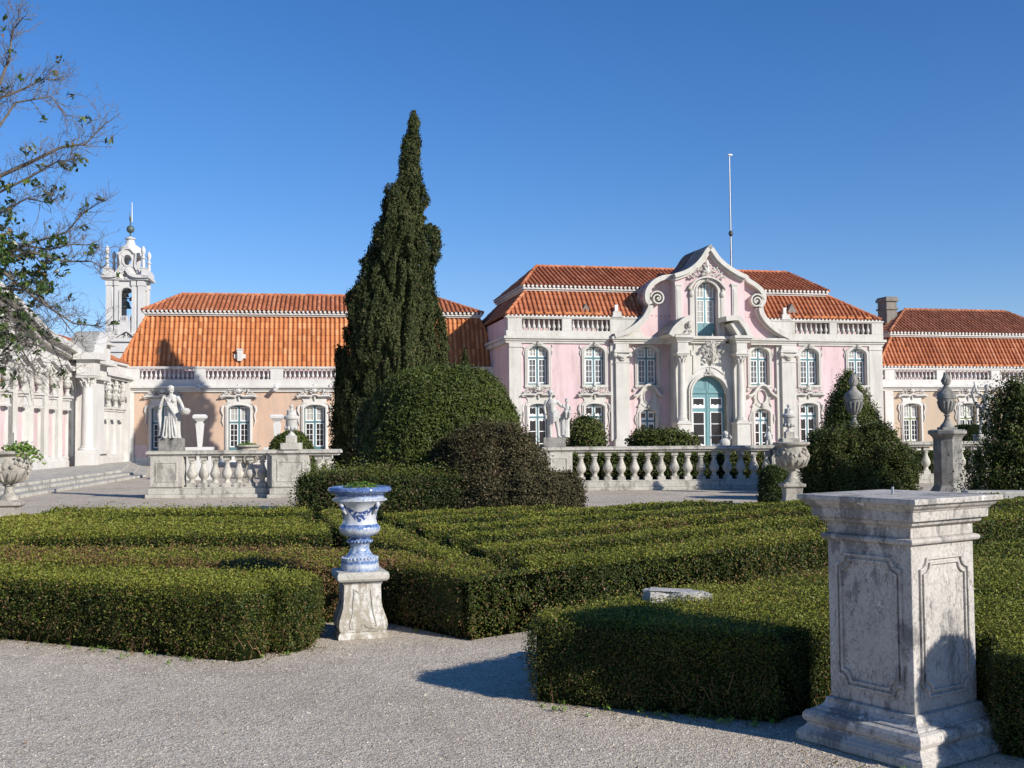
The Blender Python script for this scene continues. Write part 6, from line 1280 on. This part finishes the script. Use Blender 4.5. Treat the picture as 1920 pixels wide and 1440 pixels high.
hedge('rough tall hedge with brown left end in front of the dome', [(-3.70, 19.2), (-.9, 19.1), (-.8, 20.2), (-3.6, 20.4)], .98, .10, brown_at([(-3.2, 19.3, .75, .65), (.3, 19.3, .8, .5), (-1.9, 19.2, .5, .3)]), mat='yew_leaf', cover=1.9, jag=.16, rnd=.16, bias=.10, group='rough hedges')
# shrubs right
X0, pf = prof_px(30.5, 1593, [(695, 1586, 1594), (712, 1574, 1606), (740, 1562, 1622), (777, 1552, 1642), (810, 1545, 1652), (850, 1538, 1660), (890, 1536, 1664)])
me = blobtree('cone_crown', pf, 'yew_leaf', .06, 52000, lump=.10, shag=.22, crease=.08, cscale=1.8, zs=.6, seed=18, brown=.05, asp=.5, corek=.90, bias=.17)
place(me, X0, 30.5, 'dark green conical yew behind the dark grey urn', 'topiary', 'yew_cone')
X0, pf = prof_px(27.0, 1608, [(800, 1585, 1640), (812, 1528, 1668), (830, 1516, 1684), (860, 1510, 1688), (900, 1504, 1696), (940, 1502, 1700)])
me = blobtree('shrub_crown', pf, 'yew_leaf', .056, 76000, lump=.2, shag=.26, crease=.18, cscale=1.8, zs=.7, seed=19, brown=.13, asp=.5, sy=.5, corek=.86, bias=.12)
place(me, X0, 27.0, 'broad low shrub with reddish twigs wrapped round the foot of the conical yew', 'shrub', 'low_shrub')
X0, pf = prof_px(25.5, 1450, [(872, 1440, 1462), (884, 1428, 1478), (910, 1421, 1486), (938, 1420, 1488)])
me = blobtree('shrub_crown', pf, 'yew_leaf', .055, 12000, lump=.12, shag=.1, seed=20, brown=.06, asp=.5, corek=.92, bias=-.05)
place(me, X0, 25.5, 'small dark rounded shrub just left of the carved bowl urn', 'shrub', 'low_shrub')
X0, pf = prof_px(24.0, 1905, [(716, 1885, 1915), (735, 1868, 1950), (765, 1856, 1975), (800, 1850, 1990), (835, 1838, 2000), (865, 1822, 2010), (900, 1814, 2015), (950, 1812, 2015)])
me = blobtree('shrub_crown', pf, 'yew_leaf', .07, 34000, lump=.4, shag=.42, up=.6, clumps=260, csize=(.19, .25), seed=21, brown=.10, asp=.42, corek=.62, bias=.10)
place(me, X0, 24.0, 'big dark shaggy shrub cut off by the right border', 'shrub', 'shaggy_shrub')
X0, pf = prof_px(35.2, 1097, [(778, 1085, 1108), (790, 1070, 1124), (808, 1060, 1133), (835, 1058, 1138), (880, 1060, 1135)])
me = blobtree('shrub_crown', pf, 'yew_leaf', .085, 9000, lump=.25, shag=.28, seed=22, brown=.15, asp=.5, corek=.85, bias=.14)
place(me, X0, 35.2, 'loose rounded shrub behind the balustrade, right of the youth statue', 'shrub', 'low_shrub')
X0, pf = prof_px(36.2, 1243, [(804, 1212, 1262), (812, 1190, 1292), (822, 1180, 1306), (840, 1178, 1308), (880, 1182, 1300)])
me = blobtree('shrub_crown', pf, 'yew_leaf', .085, 11000, lump=.18, shag=.2, seed=23, brown=.08, asp=.5, corek=.88, bias=.12, sy=.6)
place(me, X0, 36.2, 'low spreading shrub behind the balustrade, left of the arched door', 'shrub', 'low_shrub')
X0, pf = prof_px(35.5, 546, [(806, 538, 554), (815, 520, 570), (830, 509, 582), (850, 504, 590), (890, 503, 592)])
me = blobtree('shrub_crown', pf, 'yew_leaf', .075, 11000, lump=.06, shag=.07, seed=24, brown=.02, asp=.5, corek=.95, bias=.12)
place(me, X0, 35.5, 'small rounded yew behind the lidded urn of the left balustrade', 'topiary', 'yew_dome')
a, b = AT(1068, 870, 34.3), AT(1700, 870, 36.4)
hedge('dark clipped hedge seen through the balusters of the long balustrade', [(a[0], 34.1), (b[0], 35.2), (b[0], 36.6), (a[0], 35.5)], 1.02, .05, mat='yew_leaf', group='clipped hedges behind the balustrades', jag=.09, bias=.16, rnd=.1, cover=1.2)
a, b = AT(1805, 820, 41.0), AT(1905, 820, 41.0)
hedge('dark clipped hedge top showing above the right balustrade rail', [(a[0], 41), (b[0], 41.3), (b[0], 43), (a[0], 42.7)], 1.85, .02, mat='yew_leaf', group='clipped hedges behind the balustrades', bias=-.1, rnd=.5, cover=1.2)
a, b = AT(1672, 870, 38.0), AT(1990, 870, 38.5)
hedge('low green hedge seen through the balusters of the right balustrade', [(a[0], 37.9), (b[0], 38.4), (b[0], 39.6), (a[0], 39.2)], .95, .03, mat='yew_leaf', group='clipped hedges behind the balustrades', bias=.12, rnd=.1, cover=1.2)
# unseen bush added in place of a person whose head shades the pedestal
me = blobtree('shadow_caster_crown', [(0, -.36, .36), (.7, -.42, .42), (1.05, -.34, .34), (1.2, -.19, .19), (1.28, -.15, .15), (1.36, -.21, .21), (1.5, -.24, .24), (1.62, -.19, .19), (1.69, -.05, .05)], 'box_leaf', .026, 30000, lump=.02, shag=.03, seed=25, asp=.55, corek=.95)
place(me, 4.02, 4.38, 'unseen ball topped bush added to cast a head shaped shadow on the pedestal', 'topiary', 'shadow_caster_bush')

# ------------------------------------------------ LEFT MAGNOLIA: mostly bare twigs with leathery leaf tufts
TD = 23.0
tr_ = empty('magnolia_tree', (-12.9, TD, 0), 0, 'half bare tree with grey twigs and tufts of leathery leaves at the left border', 'tree')
tb = MB(); LV = []; LN = []
def lp(px, py, dy=0.0): x, y, z = AT(px, py, TD+dy); return (x+12.9, y-TD, z)
def twig(p, d, l, r, lev, rr):
    p = Vector(p); d = Vector(d).normalized(); n = 4; pts = [p]; 
    for i in range(n):
        d = (d+Vector((rr.gauss(0, .22), rr.gauss(0, .22), rr.gauss(.05, .22)))).normalized(); pts.append(pts[-1]+d*l/n)
    tb.tube([tuple(q) for q in pts], [r*(1-.65*i/n) for i in range(n+1)], 4 if r < .012 else 6, cap=False)
    if lev > 0:
        for k in range(rr.randint(2, 4)):
            q = pts[rr.randint(1, n)]; dd = (d+Vector((rr.gauss(0, .7), rr.gauss(0, .7), rr.gauss(.1, .6)))).normalized(); twig(q, dd, l*rr.uniform(.45, .75), max(.0035, r*.55), lev-1, rr)
    return pts[-1]
rr = random.Random(4)
LIMBS = [([(-120, 560), (-60, 430), (0, 330), (60, 303), (115, 276), (160, 270), (202, 227)], .05), ([(-100, 300), (-40, 230), (0, 184), (46, 166), (82, 148), (117, 151)], .035), ([(-80, 240), (0, 156), (18, 106), (22, 60), (43, 32)], .035),
         ([(-80, 330), (0, 235), (30, 192), (96, 181), (126, 217)], .03), ([(-100, 560), (0, 487), (60, 473), (119, 490), (172, 490), (192, 504)], .035), ([(-80, 520), (60, 455), (124, 436), (156, 399), (196, 375)], .03),
         ([(-100, 520), (0, 452), (92, 468), (135, 458), (182, 460)], .03), ([(-120, 480), (0, 505), (70, 562), (137, 606), (190, 612)], .04), ([(-100, 420), (0, 400), (50, 372), (90, 380), (118, 368)], .025),
         ([(-100, 380), (0, 360), (60, 330), (112, 300), (140, 305)], .03), ([(-120, 600), (0, 560), (60, 600), (100, 650), (118, 690)], .035), ([(-120, 640), (0, 620), (40, 655), (70, 700)], .03), ([(-120, 560), (0, 540), (60, 545), (110, 590), (150, 640)], .03)]
hub = (0, 0, 4.6)
for li, (lb, r0) in enumerate(LIMBS):
    dy0 = rr.uniform(-.8, .8); pts = [lp(x, y, dy0*(i/len(lb))) for i, (x, y) in enumerate(lb)]; n = len(pts); z0 = pts[0][2]
    full = [(0, 0, max(1.2, z0-2.2)), ((pts[0][0])*.45, dy0*.1, z0-.8)]+pts
    tb.tube(full, [.8*r0*(2.2-1.95*i/(len(full)-1)) for i in range(len(full))], 7, cap=False)
    for i in range(1, n):
        a, b = Vector(pts[i-1]), Vector(pts[i])
        for k in range(9 if i > 1 else 5):
            q = a.lerp(b, rr.random()); d = (b-a).normalized()+Vector((rr.gauss(0, .5), rr.gauss(0, .8), rr.gauss(.35, .7))); e = twig(q, d, rr.uniform(.22, .6), .0085, 2, rr)
            if rr.random() < .16: LV.append(e)
# dense fine twigs low left
for k in range(90):
    q = lp(rr.uniform(-60, 80), rr.uniform(520, 690), rr.uniform(-.7, .7)); twig(q, (rr.gauss(.3, .8), rr.gauss(0, .5), rr.gauss(-.2, .6)), rr.uniform(.4, 1.0), .009, 2, rr)
for (x, y, r, n) in ((20, 600, 40, 40), (30, 510, 40, 30), (-5, 450, 30, 20), (48, 468, 26, 16), (92, 500, 30, 22), (75, 540, 26, 22), (5, 400, 28, 16), (8, 350, 20, 8), (8, 560, 30, 18), (40, 590, 20, 10), (12, 640, 34, 22), (10, 700, 24, 10), (135, 320, 8, 3), (110, 460, 16, 8), (60, 345, 14, 4), (0, 480, 26, 14), (30, 520, 26, 10), (45, 640, 18, 6)):
    for k in range(n): LV.append(Vector(lp(x+rr.gauss(0, r*.6), y+rr.gauss(0, r*.5), rr.gauss(0, .4))))
P_ = []; N_ = []
for e in LV:
    for k in range(rr.randint(5, 9)): v = Vector((rr.gauss(0, 1), rr.gauss(0, 1), rr.gauss(.2, .8))).normalized(); P_.append(tuple(Vector(e)+v*.075)); N_.append(tuple(v))
Pn = np.array(P_); Q = leaves(Pn, np.array(N_), np.full(len(Pn), .15), .42, .9); tn = np.clip(.35+.3*rng.normal(size=len(Pn)), 0, 1)
link(bpy.data.objects.new('leaves', leafmesh('leaves', Q, tn, ['magnolia_leaf'])), tr_)
tb.tube([(0, 0, 0), (.05, 0, 2), (0, 0, 4.6), (.1, 0, 6.5)], [.34, .28, .22, .12], 10); tb.build('trunk', 'bark', tr_)

# ------------------------------------------------ litter on the gravel
L_ = []
for (ax_, ay_), (bx_, by_), k in (((-9.5, 11.8), (-4.26, 9.32), 260), ((-4.26, 9.32), (-2.02, 8.27), 260), ((-2.02, 8.27), (-1.5, 8.9), 90), ((-1.15, 9.98), (-.42, 9.12), 90), ((-.42, 9.12), (.5, 9.9), 120), ((.1, 7.02), (1.5, 6.42), 220), ((1.4, 5.9), (2.1, 5.3), 60)):
    u = rng.random(k)[:, None]; q = np.array([ax_, ay_])*(1-u)+np.array([bx_, by_])*u; e = np.array([bx_-ax_, by_-ay_]); e /= np.linalg.norm(e); L_.append(q+np.array([e[1], -e[0]])*np.abs(rng.normal(size=(k, 1)))*.10)
L_ = np.concatenate(L_); X = np.c_[L_, np.full(len(L_), .009)]; Q = leaves(X, np.tile([0, 0, 1.0], (len(X), 1)), np.full(len(X), .019), .5, .5)
o = bpy.data.objects.new('leaf_litter', leafmesh('leaf_litter', Q, np.where(rng.random(len(X)) < .3, .45, rng.uniform(.78, 1, len(X))), ['box_leaf'])); link(o); tag(o, kind='stuff')
T_ = []; TN_ = []
for k in range(70):
    c = L_[rng.integers(0, len(L_))]; n_ = rng.integers(5, 16); a = rng.uniform(0, 6.28, n_); r_ = rng.uniform(.005, .03, n_); T_.append(np.c_[c[0]+np.cos(a)*r_, c[1]+np.sin(a)*r_, rng.uniform(.008, .03, n_)]); TN_.append(np.c_[np.cos(a), np.sin(a), np.full(n_, .6)])
T_ = np.concatenate(T_); Q = leaves(T_, np.concatenate(TN_), np.full(len(T_), .028), .28, .3, 1.2)
o = bpy.data.objects.new('weeds', leafmesh('weeds', Q, rng.uniform(.3, .9, len(T_)), ['herb_leaf'])); link(o); tag(o, kind='stuff')
n = 260; X = np.c_[rng.uniform(-5, 3, n), rng.uniform(3.5, 9.5, n), np.full(n, .008)]; Q = leaves(X, np.tile([0, 0, 1.0], (n, 1)), np.full(n, .018), .55, .35)
o = bpy.data.objects.new('fallen_leaves', leafmesh('fallen_leaves', Q, rng.uniform(.8, 1, n), ['box_leaf'])); link(o); tag(o, kind='stuff')
n = 9000; yy_ = rng.uniform(3.6, 9, n)**1.0; X = np.c_[rng.uniform(-.5, .5, n)*yy_, yy_, np.zeros(n)]; s_ = rng.uniform(.004, .011, n)
pv = []; base = np.array([[1, 0, 0], [0, 1, 0], [-1, 0, 0], [0, -1, 0], [0, 0, .8]]); V = (X[:, None, :]+base[None]*s_[:, None, None]*rng.uniform(.7, 1.2, (n, 5, 1))).reshape(-1, 3)
me = bpy.data.meshes.new('pebbles'); me.vertices.add(5*n); me.vertices.foreach_set('co', V.astype(np.float32).ravel()); F_ = (np.array([[0, 1, 4], [1, 2, 4], [2, 3, 4], [3, 0, 4]])[None]+5*np.arange(n)[:, None, None]).reshape(-1, 3)
me.loops.add(12*n); me.loops.foreach_set('vertex_index', F_.ravel().astype(np.int32)); me.polygons.add(4*n); me.polygons.foreach_set('loop_start', (np.arange(4*n)*3).astype(np.int32)); me.update(calc_edges=True); me.materials.append(MATS['gravel'])
o = bpy.data.objects.new('pebbles', me); link(o); tag(o, kind='stuff')
print('hedge leaves', LEAFCOUNT)
